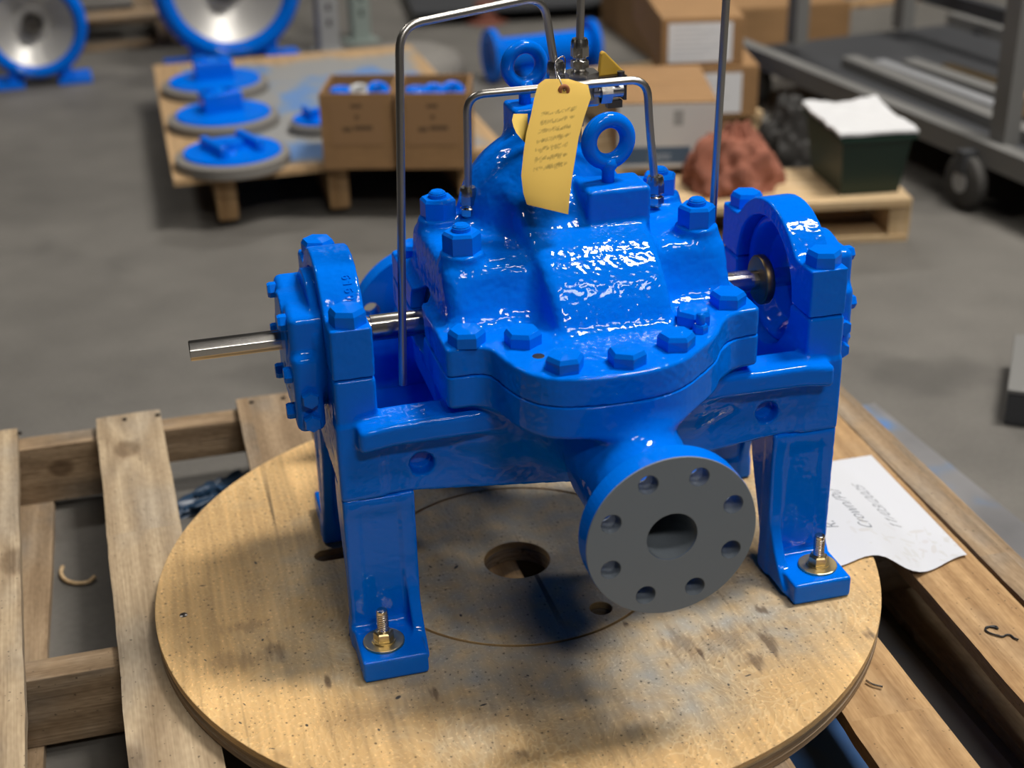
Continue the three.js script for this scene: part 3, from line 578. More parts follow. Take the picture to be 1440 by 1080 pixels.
// ------------------------------------------------------------------ inspection tag wired to the loop
{
  const t = thing('inspection_tag', 'yellow card tag hanging from the small steel pipe loop in front of the lifting eye', 'tag');
  // rows: [left px, right px, y px, z]
  const rows = [[767, 800, 111, 0.004], [757, 827, 119, 0.008], [752, 831, 136, 0.016], [747, 822, 162, 0.028], [740, 814, 190, 0.040], [736, 809, 220, 0.052], [733, 804, 250, 0.064], [736, 801, 276, 0.072], [741, 799, 292, 0.076]];
  const card = (rows, bow) => {
    const NU = 8, P = [], I = [], UV = [], n = rows.length;
    for (const side of [0, 1]) rows.forEach(([l, r, y, z], j) => { for (let i = 0; i <= NU; i++) { const u = i / NU, tilt = (u - 0.5) * 10 * (j / n), p = onZ(lerp(l, r, u), y + tilt + (j === n - 1 ? u * 5 : 0), z + bow * Math.sin(Math.PI * u) - side * 0.0007); P.push(p.x, p.y, p.z); UV.push(u, 1 - j / (n - 1)); } });
    const m = NU + 1, o = n * m;
    for (let j = 0; j < n - 1; j++) for (let i = 0; i < NU; i++) { const a = j * m + i; I.push(a, a + m, a + 1, a + 1, a + m, a + m + 1); I.push(o + a, o + a + 1, o + a + m, o + a + 1, o + a + m + 1, o + a + m); }
    const rim = []; for (let i = 0; i <= NU; i++) rim.push(i); for (let j = 1; j < n; j++) rim.push(j * m + NU); for (let i = NU - 1; i >= 0; i--) rim.push((n - 1) * m + i); for (let j = n - 2; j > 0; j--) rim.push(j * m);
    for (let q = 0; q < rim.length; q++) { const a = rim[q], b = rim[(q + 1) % rim.length]; I.push(a, b, o + a, b, o + b, o + a); }
    const g = new THREE.BufferGeometry(); g.setAttribute('position', new THREE.Float32BufferAttribute(P, 3)); g.setAttribute('uv', new THREE.Float32BufferAttribute(UV, 2)); g.setIndex(I); g.computeVertexNormals(); return g;
  };
  const cv = document.createElement('canvas'); cv.width = 256; cv.height = 512; const cx = cv.getContext('2d');
  cx.fillStyle = '#d2ae50'; cx.fillRect(0, 0, 256, 512);
  cx.fillStyle = '#7d6a2c';
  for (let i = 0; i < 420; i++) { const u = rnd(), v = rnd(), band = Math.floor(v * 7) / 7; cx.globalAlpha = 0.10 + 0.14 * rnd(); cx.save(); cx.translate(50 + 150 * u + 12 * (v - 0.5), 190 + 200 * band + rr(-6, 6) - 60 * u * 0.4); cx.rotate(-0.35); cx.fillRect(0, 0, rr(6, 18), rr(4, 9)); cx.restore(); }
  cx.globalAlpha = 1;
  const ct = new THREE.CanvasTexture(cv); ct.colorSpace = THREE.SRGBColorSpace;
  const cm = std({ map: ct, roughness: 0.8, side: THREE.DoubleSide });
  part(t, 'card', card(rows, 0.004), cm);
  part(t, 'folded_card', card([[722, 742, 160, 0.004], [720, 742, 170, 0.012], [722, 744, 180, 0.02], [726, 744, 190, 0.026], [732, 744, 198, 0.03]], -0.003), std({ color: lin(0.60, 0.42, 0.08), roughness: 0.8, side: THREE.DoubleSide }));
  const c = onZ(793, 127, 0.0155);
  const ey = part(t, 'eyelet', new THREE.TorusGeometry(0.0042, 0.0022, 8, 20), std({ color: lin(0.36, 0.13, 0.05), roughness: 0.7 }), 'brown reinforced eyelet'); ey.position.copy(c);
  part(t, 'wire', new THREE.TubeGeometry(new THREE.CatmullRomCurve3([c.clone().add(V(0, 0, 0.002)), V(c.x - 0.002, c.y + 0.014, 0.0), V(0.012, 0.556, -0.040), V(0.013, 0.572, -0.045), V(0.004, 0.570, -0.041), V(c.x - 0.004, c.y + 0.008, 0.004)]), 40, 0.0008, 6), M.steel);
}

// ------------------------------------------------------------------ paper on the deck
{
  const cv = document.createElement('canvas'); cv.width = 1024; cv.height = 1024; const cx = cv.getContext('2d');
  cx.fillStyle = '#c6c9d0'; cx.fillRect(0, 0, 1024, 1024);
  // light scuffs
  for (let i = 0; i < 60; i++) { cx.fillStyle = `rgba(150,140,120,${0.05 + 0.1 * rnd()})`; cx.beginPath(); cx.ellipse(rr(500, 1000), rr(700, 1000), rr(5, 40), rr(3, 14), rr(0, 3), 0, 7); cx.fill(); }
  cx.fillStyle = '#6d727b'; cx.font = 'italic 78px sans-serif';
  // written upside down as the sheet lies
  const write = (s, x, y, a) => { cx.save(); cx.translate(x, y); cx.rotate(a); cx.fillText(s, 0, 0); cx.restore(); };
  const wr = (t, x, z) => write(t, (x - 0.20) / 0.28 * 1024, (z + 0.15) / 0.28 * 1024, -Math.PI / 2);
  wr('11/03/2025', 0.418, 0.044); wr('Crown/Pu', 0.366, 0.062); wr('R:', 0.325, 0.052);
  const ct = new THREE.CanvasTexture(cv); ct.colorSpace = THREE.SRGBColorSpace;
  // px corner grid -> deck
  const NU = 22, NV = 22, P = [], UV = [], I = [];
  const A = [1140, 653], B = [1225, 640], C = [1360, 780], D = [1150, 800];
  for (const side of [0, 1]) for (let j = 0; j <= NV; j++) for (let i = 0; i <= NU; i++) {
    const u = i / NU, v = j / NV;
    let x = lerp(lerp(A[0], B[0], u), lerp(D[0], C[0], u), v), y = lerp(lerp(A[1], B[1], u), lerp(D[1], C[1], u), v);
    const w = v * v * v; y += w * (16 * Math.sin(Math.PI * ss(0.42, 1, u)) * 1.15 - 12 * Math.sin(Math.PI * ss(0.1, 0.62, u)));
    const p0 = onY(x, y, 0), rad = Math.hypot(p0.x - DC[0], p0.z - DC[1]);
    const lift = lerp(0.003, TOP + 0.0025, ss(DR + 0.006, DR + 0.06, rad));
    const p = onY(x, y, lift - side * 0.0006); P.push(p.x, p.y, p.z); UV.push((p.x - 0.20) / 0.28, 1 - (p.z + 0.15) / 0.28);
  }
  const m = NU + 1, o = m * (NV + 1);
  for (let j = 0; j < NV; j++) for (let i = 0; i < NU; i++) { const a = j * m + i; I.push(a, a + m, a + 1, a + 1, a + m, a + m + 1, o + a, o + a + 1, o + a + m, o + a + 1, o + a + m + 1, o + a + m); }
  const rim = []; for (let i = 0; i <= NU; i++) rim.push(i); for (let j = 1; j <= NV; j++) rim.push(j * m + NU); for (let i = NU - 1; i >= 0; i--) rim.push(NV * m + i); for (let j = NV - 1; j > 0; j--) rim.push(j * m);
  for (let q = 0; q < rim.length; q++) { const a = rim[q], b = rim[(q + 1) % rim.length]; I.push(a, b, o + a, b, o + b, o + a); }
  const g = new THREE.BufferGeometry(); g.setAttribute('position', new THREE.Float32BufferAttribute(P, 3)); g.setAttribute('uv', new THREE.Float32BufferAttribute(UV, 2)); g.setIndex(I); g.computeVertexNormals();
  single('paper_sheet', g, std({ map: ct, roughness: 0.7, side: THREE.DoubleSide }), 'white sheet with a handwritten date lying on the pallet beside the pump leg', 'paper');
}
// ------------------------------------------------------------------ workshop floor round about
const depth = p => p.clone().sub(CAM).dot(FW);
const pxSize = (n, p) => n * depth(p) / FPX;
const cloneTex = (t, a, b) => { const c = t.clone(); c.repeat.set(a, b); c.needsUpdate = true; return c; };
// overspray-stained board: grey and blue patches over wood
T.spray = tex(512, 512, (u, v) => {
  const n = fbm(u * 5, v * 5, 3, 4), e = Math.min(u - 0.10, 0.97 - u, v - 0.04, 0.93 - v), k = ss(-0.02, 0.05, e + 0.10 * n);
  const g = noise(u * 80, v * 6, 8) * 0.12 + 1; let c = [172 * g, 142 * g, 104 * g];
  const bl = ss(-0.02, 0.12, fbm(u * 3 + 5, v * 4, 13, 4) + (v < 0.16 ? 0.16 : 0));
  const s = [lerp(134, 84, bl), lerp(138, 128, bl), lerp(142, 190, bl)]; return c.map((x, i) => lerp(x, s[i], k * 0.9));
});
M.spray = std({ map: T.spray, roughness: 0.7 });
T.film = tex(512, 512, (u, v) => { const n = fbm(u * 4, v * 5, 4, 4), bl = ss(0.05, 0.22, fbm(u * 2.5 + 3, v * 3, 17, 4)); const m = 120 * (1 + 0.35 * n); return [lerp(m, 82, bl), lerp(m * 1.0, 124, bl), lerp(m * 1.02, 186, bl)]; });
M.film = std({ map: T.film, roughness: 0.32 });

function pallet(label, corner, w, d, turn, topY, mat, o = {}) {
  const t = thing('wooden_pallet', label, 'pallet', [corner.x, 0, corner.z], turn), nb = o.boards || 6;
  if (o.sheet) {
    const g = box(w, 0.014, d, w / 2, topY - 0.007, -d / 2), p = g.attributes.position, uv = g.attributes.uv; for (let i = 0; i < p.count; i++) uv.setXY(i, p.getX(i) / w, -p.getZ(i) / d);
    part(t, 'top_sheet', g, o.sheet);
  } else for (let i = 0; i < nb; i++) { const b = part(t, 'deck_board', plankGeo(0.085, 0.018, w, i + 20, 'x'), mat); b.position.set(w / 2, topY - 0.009, -0.045 - i * (d - 0.09) / (nb - 1)); }
  const sh = topY - 0.018 - FLOOR - 0.014;
  for (const x of o.legs || [0.02, w / 2, w - 0.02]) {
    part(t, 'runner', plankGeo(0.045, sh, d - 0.02, 31)).material = mat; const r = t.children[t.children.length - 1]; r.position.set(x, FLOOR + 0.014 + sh / 2, -d / 2);
  }
  for (const z of o.bare ? [-d + 0.05] : [-0.05, -d + 0.05]) { const b = part(t, 'bottom_board', plankGeo(0.085, 0.014, w * (o.legs ? 0.9 : 1), 40, 'x'), mat); b.position.set(w / 2, FLOOR + 0.007, z); }
  return t;
}
// --- pallet with painted covers and cartons
const P1 = onY(244, 254, -0.03), YP = -0.03, TURN1 = 0.0;
pallet('low pallet with a paint-stained board on top carrying blue covers and two cartons', P1, 0.75, 1.12, TURN1, YP, M.plankB, { sheet: M.spray, legs: [0.11, 0.36, 0.66], bare: true });
function cover(px, py, wpx, label, kind) {
  const p = onY(px, py, YP + 0.012), r = pxSize(wpx / 2, p), t = thing('pump_cover', label, 'pump cover', [p.x, YP, p.z], rr(0, 0.4), 'round blue covers on the stained board');
  part(t, 'rim', toCreasedNormals(lathe([[0, 0], [r, 0], [r, 0.022], [r * 0.93, 0.026], [0, 0.026]], 48), 0.5), M.castGrey, 'bare grey machined rim');
  part(t, 'face', toCreasedNormals(lathe([[0, 0.026], [r * 0.86, 0.026], [r * 0.84, 0.032], [r * 0.7, 0.03], [r * 0.3, 0.036], [0, 0.036]], 48), 0.5), M.blue);
  if (kind) { part(t, 'boss', [cylBetween(V(0, 0.03, 0), V(0, 0.052, 0), r * 0.22, r * 0.2), box(r * 0.14, 0.026, r * 0.9, -r * 0.34, 0.045, 0, 0.004), box(r * 0.14, 0.026, r * 0.9, r * 0.34, 0.045, 0, 0.004)], M.blue); }
  else part(t, 'boss', [box(r * 0.72, 0.05, r * 0.5, 0, 0.056, -r * 0.1, 0.006), cylBetween(V(-r * 0.2, 0.07, -r * 0.1), V(-r * 0.2, 0.09, -r * 0.1), r * 0.1), cylBetween(V(r * 0.2, 0.07, -r * 0.1), V(r * 0.2, 0.09, -r * 0.1), r * 0.1)], M.blue);
  return t;
}
cover(303, 121, 148, 'round blue cover with a tall boss, last in the row on the stained board');
cover(315, 168, 154, 'round blue cover with a flat boss between the other two covers');
cover(328, 222, 160, 'round blue cover with two ribs at the front edge of the stained board', true);
cover(447, 176, 80, 'small round blue cover half hidden behind the open carton', true);
function carton(px0, px1, pyb, pyt, d, base, label, o = {}) {
  const a = onY(px0, pyb, base), b = onY(px1, pyb + (o.skew || 0), base), w = a.distanceTo(b), top = onZ((px0 + px1) / 2, pyt, (a.z + b.z) / 2).y, h = top - base;
  const turn = -Math.atan2(b.z - a.z, b.x - a.x), t = thing('cardboard_box', label, 'box', [a.x, base, a.z], turn);
  const th = 0.005, m = o.mat || M.card;
  if (o.open) {
    part(t, 'front_panel', box(w, h, th, w / 2, h / 2, -th / 2), m); part(t, 'back_panel', box(w, h, th, w / 2, h / 2, -d + th / 2), m);
    part(t, 'side_panel', box(th, h, d - 2 * th, th / 2, h / 2, -d / 2), m); part(t, 'side_panel', box(th, h, d - 2 * th, w - th / 2, h / 2, -d / 2), m);
    part(t, 'bottom_panel', box(w - 2 * th, th, d - 2 * th, w / 2, th / 2, -d / 2), m);
  } else {
    part(t, 'body', box(w, h, d, w / 2, h / 2, -d / 2, 0.003), m);
    part(t, 'lid_flap', box(w * 0.998, 0.003, d / 2 - 0.002, w / 2, h + 0.0012, -d / 4), m); part(t, 'lid_flap', box(w * 0.998, 0.003, d / 2 - 0.002, w / 2, h + 0.0012, -d * 0.75), m);
  }
  t.userData.size = undefined; delete t.userData.size;
  return { t, w, h, d };
}
function print(draw, w, h) { const cv = document.createElement('canvas'); cv.width = w; cv.height = h; const cx = cv.getContext('2d'); draw(cx, w, h); const c = new THREE.CanvasTexture(cv); c.colorSpace = THREE.SRGBColorSpace; return std({ map: c, roughness: 0.8 }); }
const cartonPrint = print((cx, w, h) => {
  cx.fillStyle = '#967450'; cx.fillRect(0, 0, w, h); cx.fillStyle = '#5f4a34'; cx.textAlign = 'center';
  cx.fillRect(0.40 * w, 0.10 * h, 0.22 * w, 0.08 * h); cx.fillRect(0.47 * w, 0.33 * h, 0.08 * w, 0.10 * h); cx.fillRect(0.22 * w, 0.60 * h, 0.18 * w, 0.10 * h); cx.fillRect(0.44 * w, 0.57 * h, 0.36 * w, 0.10 * h);
}, 256, 256);
for (const [a, b, lab, k] of [[456, 556, 'open carton with grey marks nearer the round covers, on the stained board', 0], [561, 661, 'open carton with blue parts showing, beside the other carton on the stained board', 1]]) {
  const { t, w, h, d } = carton(a, b, 238, 131, 0.17, YP, lab, { open: true, skew: -1 });
  part(t, 'print', box(w * 0.72, h * 0.6, 0.0006, w * 0.5, h * 0.62, 0.0004), cartonPrint, 'dark printed lettering');
  for (let i = 0; i < 3; i++) {
    const q = new THREE.Vector3(w * (0.24 + 0.26 * i), h - 0.014, -d * 0.45).applyAxisAngle(V(0, 1, 0), t.rotation.y).add(t.position);
    const g = mergeGeometries([norm(new THREE.TorusGeometry(0.0175, 0.0085, 10, 22).rotateX(Math.PI / 2 + 0.3 * i)), norm(lathe([[0.01, -0.11], [0.02, -0.105], [0.02, 0.006], [0.01, 0.006]], 16))]);
    const c = single('valve_ring', g, i === 1 && !k ? M.galv : M.blue, k ? 'small blue ring casting packed in the carton with blue parts' : 'small ring casting packed in the carton nearer the covers', 'casting', k ? 'ring castings in the far carton' : 'ring castings in the near carton'); c.position.copy(q);
  }
}
// --- volute casings standing on the floor
function volute(px, py, rpx, z, label, o = {}) {
  const c = onZ(px, py, z), R = pxSize(rpx, c), hgt = c.y - FLOOR, t = thing('volute_casing', label, 'pump casing', [c.x, FLOOR, z], o.turn || 0.05);
  const tube = R * 0.135, ringG = new THREE.TorusGeometry(R - tube, tube, 20, 56); ringG.scale(1, 1, 2.2);
  part(t, 'shell', ringG.translate(0, hgt, -R * 0.25), M.blue);
  part(t, 'bowl', toCreasedNormals(lathe([[R * 0.2, R * 0.32], [R * 0.26, R * 0.28], [R * 0.34, R * 0.36], [R * 0.55, R * 0.20], [R * 0.76, R * 0.04], [R * 0.88, -R * 0.02]], 56), 0.9).rotateX(-Math.PI / 2).translate(0, hgt, -R * 0.05), M.machined, 'bare machined bowl');
  part(t, 'hub', toCreasedNormals(lathe([[0, 0], [R * 0.10, 0], [R * 0.19, -R * 0.12], [R * 0.2, -R * 0.34]], 32), 0.7).rotateX(Math.PI / 2).translate(0, hgt, -R * 0.1), M.steelDark);
  part(t, 'back_plate', cylBetween(V(0, hgt, -R * 0.5), V(0, hgt, -R * 0.62), R * 0.85, R * 0.85, 40), M.blue);
  for (const s of [-1, 1]) { const f = part(t, 'foot', [box(R * 0.62, 0.016, R * 0.8, s * R * 0.62, 0.008, -R * 0.3, 0.003), box(R * 0.16, Math.max(0.03, hgt - R * 0.72), R * 0.5, s * R * 0.5, Math.max(0.03, hgt - R * 0.72) / 2 + 0.01, -R * 0.3)], M.blue); }
  return t;
}
volute(46, 39, 75, -3.2, 'smaller blue casing with a bare machined bowl standing on the concrete by itself');
volute(322, -18, 105, -3.22, 'larger blue casing with a bare machined bowl standing behind the stained board', { turn: 0 });
// --- steel uprights
for (const [px, w, lab] of [[460, 0.062, 'galvanised perforated steel upright beside the larger blue casing'], [506, 0.056, 'grey-green perforated steel upright next to the galvanised one']]) {
  const p = onY(px, 84, FLOOR); p.z = -3.35 - (px > 480 ? 0.12 : 0); p.x = onZ(px, 40, p.z).x;
  const t = thing('rack_upright', lab, 'rack upright', [p.x, FLOOR, p.z], 0.2), mt = px > 480 ? std({ color: lin(0.24, 0.29, 0.27), roughness: 0.6 }) : M.galv;
  part(t, 'post', [box(w, 2.4, 0.006, 0, 1.2, 0.02), box(0.006, 2.4, 0.04, -w / 2, 1.2, 0), box(0.006, 2.4, 0.04, w / 2, 1.2, 0)], mt); part(t, 'base_plate', box(0.11, 0.008, 0.09, 0, 0.004, 0), mt);
  for (let k = 0; k < 10; k++) part(t, 'slot', box(0.012, 0.022, 0.002, 0, 0.1 + k * 0.05, 0.0235), M.black);
}
// --- things behind the near row
{
  const p = onY(118, 112, FLOOR); pallet('dark wooden pallet between the two blue casings', V(p.x - 0.04, 0, -3.62), 0.62, 0.5, 0, FLOOR + 0.115, M.plankC, { boards: 4 });
  const t = thing('machine_part', 'tall grey iron block standing on the dark pallet between the casings', 'casting', [p.x + 0.08, FLOOR + 0.115, -3.85]);
  part(t, 'body', [box(0.16, 0.30, 0.14, 0, 0.15, 0, 0.02), box(0.20, 0.03, 0.2, 0, 0.015, 0, 0.005)], M.castGrey);
  const t2 = thing('machine_part', 'squat grey iron housing on the dark pallet beside the tall block', 'casting', [p.x + 0.38, FLOOR + 0.115, -3.85]);
  part(t2, 'body', [box(0.18, 0.16, 0.16, 0, 0.08, 0, 0.02), cylBetween(V(0, 0.16, 0), V(0, 0.24, 0), 0.07)], M.castGrey);
  // grey dome behind the cartons
  const d = onZ(578, 112, -2.98), dr = pxSize(76, d);
  const dm = single('iron_dome', toCreasedNormals(lathe([[dr, 0], [dr * 1.02, 0.02], [dr * 0.97, 0.10], [dr * 0.86, 0.18], [dr * 0.6, 0.235], [0, 0.25]], 44), 0.5), M.castGrey, 'large rough grey domed casting on the floor behind the cartons', 'casting'); dm.position.set(d.x, FLOOR, -2.98); dm.scale.y = (onZ(578, 66, -2.98).y - FLOOR) / 0.25;
  // steel table with a rusty cap
  const tb = onZ(740, 60, -3.6), tt = thing('steel_table', 'low table with a grey steel top behind the lifting eyes', 'table', [tb.x, FLOOR, -3.8], -0.12);
  const ty = onZ(740, 55, -3.4).y - FLOOR;
  part(tt, 'table_top', box(0.85, 0.03, 0.75, 0.02, ty, -0.1), std({ color: lin(0.30, 0.30, 0.30), roughness: 0.85 }));
  for (const [x, z] of [[-0.36, 0.2], [0.38, 0.2], [-0.36, -0.42], [0.38, -0.42]]) part(tt, 'leg', box(0.04, ty - 0.015, 0.04, x, (ty - 0.015) / 2, z), M.rack);
  part(tt, 'lower_shelf', box(0.8, 0.012, 0.68, 0.02, 0.05, -0.1), M.rack);
  const rc = onY(684, 34, FLOOR + ty + 0.015), r1 = single('pipe_cap', toCreasedNormals(lathe([[0, 0], [0.075, 0], [0.078, 0.012], [0.045, 0.02], [0.04, 0.075], [0, 0.08]], 32), 0.5), std({ color: lin(0.17, 0.055, 0.035), roughness: 0.8 }), 'rust-red flanged cap lying on the grey steel table top', 'pipe cap'); r1.position.set(rc.x, FLOOR + ty + 0.0155, rc.z);
  // blue casting behind the lifting eye
  const bc = onY(775, 118, FLOOR), t3 = thing('pump_casting', 'blue horizontal casting with end flanges on the floor behind the lifting eyes', 'casting', [bc.x, FLOOR, bc.z - 0.1], 0.1), L = pxSize(80, bc);
  const cy = 0.08;
  part(t3, 'barrel', cylBetween(V(-L, cy, 0), V(L, cy, 0), 0.048, 0.048, 28), M.blue); for (const s of [-1, 1]) part(t3, 'end_flange', cylBetween(V(s * L, cy, 0), V(s * (L - 0.02), cy, 0), 0.078, 0.078, 32), M.blue); part(t3, 'foot', box(0.16, 0.034, 0.12, 0, 0.017, 0, 0.004), M.blue);
}
// --- cartons and bundle on the right
{
  const YB = -0.035, pc = onY(858, 243, YB);
  pallet('small pale pallet under the white-fronted box', V(pc.x, 0, -1.486), 0.24, 0.36, 0, YB, M.pale, { boards: 4 });
  pallet('pale pallet under the two labelled cartons', V(0.815, 0, -1.79), 0.25, 0.60, 0.10, YB, M.pale, { boards: 5 });
  const a = carton(868, 1006, 237, 146, 0.33, YB, 'shallow box with a white front and a blue band, on a small pale pallet', { skew: -3 });
  const band = print((cx, w, h) => { cx.fillStyle = '#c9c8c6'; cx.fillRect(0, 0, w, h); cx.fillStyle = '#9a9a98'; cx.fillRect(0.56 * w, 0.10 * h, 0.10 * w, 0.24 * h); cx.fillStyle = '#4c5f74'; cx.fillRect(0, 0.67 * h, 0.74 * w, 0.27 * h); cx.fillStyle = '#a9b2bd'; cx.font = 'bold 30px sans-serif'; cx.fillText('ZONTEC', 0.32 * w, 0.87 * h); }, 512, 256);
  part(a.t, 'front_print', box(a.w * 0.996, a.h * 0.99, 0.0008, a.w / 2, a.h / 2, 0.0006), band, 'white front print with a blue-grey band');
  const lower = carton(948, 1064, 168, 96, 0.40, YB, 'lower carton with a white label under another labelled carton', { skew: -4 });
  const q = lower.t.position, upperH = onZ(1000, 28, q.z).y - (YB + lower.h);
  const up = thing('cardboard_box', 'upper carton with a white label stacked on another labelled carton', 'box', [q.x - 0.03, YB + lower.h + 0.004, q.z - 0.02], lower.t.rotation.y);
  part(up, 'body', box(lower.w * 0.98, upperH, 0.55, lower.w * 0.49, upperH / 2, -0.275, 0.003), M.card); part(up, 'lid_flap', box(lower.w * 0.97, 0.003, 0.27, lower.w * 0.49, upperH + 0.0012, -0.137), M.card); part(up, 'lid_flap', box(lower.w * 0.97, 0.003, 0.27, lower.w * 0.49, upperH + 0.0012, -0.413), M.card);
  const labelM = print((cx, w, h) => { cx.fillStyle = '#dcdfe4'; cx.fillRect(0, 0, w, h); cx.fillStyle = '#c3c7cd'; for (let i = 0; i < 7; i++) cx.fillRect(0.08 * w, (0.1 + i * 0.12) * h, (0.4 + 0.4 * ((i * 37 % 10) / 10)) * w, 0.03 * h); }, 256, 192);
  part(up, 'label', box(lower.w * 0.76, upperH * 0.84, 0.0008, lower.w * 0.46, upperH * 0.5, 0.0006), labelM, 'white address label');
  part(lower.t, 'label', box(lower.w * 0.74, lower.h * 0.8, 0.0008, lower.w * 0.43, lower.h * 0.5, 0.0006), labelM, 'white address label');
  // flat tan carton lying behind, reaching to the top of the picture
  const fb = onZ(1010, 20, -2.95), ft = thing('cardboard_box', 'long flat tan carton lying behind the labelled cartons', 'box', [fb.x + 0.06, FLOOR, -3.0], -0.05), fh = onZ(1000, 22, -2.7).y - FLOOR;
  part(ft, 'body', box(0.62, fh, 0.7, 0, fh / 2, -0.1, 0.004), M.card); part(ft, 'lid_flap', box(0.61, 0.003, 0.345, 0, fh + 0.0012, 0.075), M.card); part(ft, 'lid_flap', box(0.61, 0.003, 0.345, 0, fh + 0.0012, -0.275), M.card);
}
function lump(w, h, d, s, amp, fold) {
  const g = new THREE.SphereGeometry(1, 72, 40, 0, Math.PI * 2, 0, Math.PI / 2), p = g.attributes.position;
  for (let i = 0; i < p.count; i++) {
    let x = p.getX(i), y = p.getY(i), z = p.getZ(i); const a = Math.atan2(z, x);
    const k = 1 + amp * (noise(x * 2.2 + s, y * 2.2, z * 2.2) + 0.55 * noise(x * 5 + s, y * 4, z * 5)) + fold * (1 - y * 0.6) * Math.sin(a * 9 + 3 * noise(x * 2, y * 3 + s, z * 2));
    p.setXYZ(i, x * w * k, Math.max(0, y * h * k), z * d * k);
  }
  g.computeVertexNormals(); return mergeGeometries([g, new THREE.CircleGeometry(1, 72).rotateX(Math.PI / 2).scale(w * 0.8, 1, d * 0.8)]);
}
{
  // pale pallet in front with bin, cloth and bag
  const YB = -0.055, cR = onY(1284, 280, YB), cL = onY(1000, 292, YB), w = 0.52, turn = -Math.atan2(cR.z - cL.z, cR.x - cL.x), dir = V(Math.cos(turn), 0, -Math.sin(turn));
  const org = cR.clone().addScaledVector(dir, -w);
  pallet('pale clean pallet carrying the dark green bin and the brown cloth', V(org.x, 0, org.z), w, 0.245, turn, YB, M.pale, { boards: 3 });
  const c = onY(1203, 255, YB), t = thing('plastic_bin', 'dark green tapered plastic bin topped with crumpled white paper', 'bin', [c.x, YB, c.z - 0.01], -0.12);
  const bh = 0.125, taper = (g, k) => { const p = g.attributes.position; for (let i = 0; i < p.count; i++) { const f = 1 + k * (p.getY(i)) / bh; p.setX(i, p.getX(i) * f); p.setZ(i, p.getZ(i) * f); } g.computeVertexNormals(); return g; };
  part(t, 'body', taper(box(0.125, bh, 0.19, 0, bh / 2, 0), 0.2), M.green);
  part(t, 'rim', [box(0.165, 0.008, 0.008, 0, bh, 0.118), box(0.165, 0.008, 0.008, 0, bh, -0.118), box(0.008, 0.008, 0.24, 0.079, bh, 0), box(0.008, 0.008, 0.24, -0.079, bh, 0)], M.green);
  const pg = new THREE.BoxGeometry(0.168, 0.006, 0.24, 18, 1, 22), pp = pg.attributes.position; for (let i = 0; i < pp.count; i++) { const x = pp.getX(i), z = pp.getZ(i); pp.setY(i, pp.getY(i) + 0.006 * noise(x * 28, 2, z * 24) + 0.010 * ss(0.06, 0.12, -z) * ss(0, 0.08, Math.abs(x))); } pg.computeVertexNormals();
  const pw = single('crumpled_paper', pg, M.paperWhite, 'crumpled white paper covering the dark green bin', 'paper'); pw.position.set(c.x, YB + bh + 0.012, c.z - 0.01); pw.rotation.y = -0.12;
  const k = onY(1030, 262, YB), cl = single('brown_cloth', lump(0.10, 0.125, 0.085, 3, 0.22, 0.10), M.cloth, 'rumpled reddish-brown cloth heaped on the pale pallet', 'cloth'); cl.position.set(k.x, YB, k.z);
  const b = onY(1108, 226, FLOOR), bg = single('dark_bag', lump(0.075, 0.15, 0.06, 8, 0.30, 0.03), M.bag, 'crumpled black plastic bag behind the brown cloth', 'bag'); bg.position.set(b.x, FLOOR, b.z);
  const wb = onY(1122, 238, FLOOR), wd = single('wood_offcut', plankGeo(0.05, 0.03, 0.09, 77), M.pale, 'short pale wood offcut between the bag and the green bin', 'wood'); wd.position.set(wb.x + 0.09, FLOOR + 0.0155, wb.z); wd.rotation.y = 0.6;
}
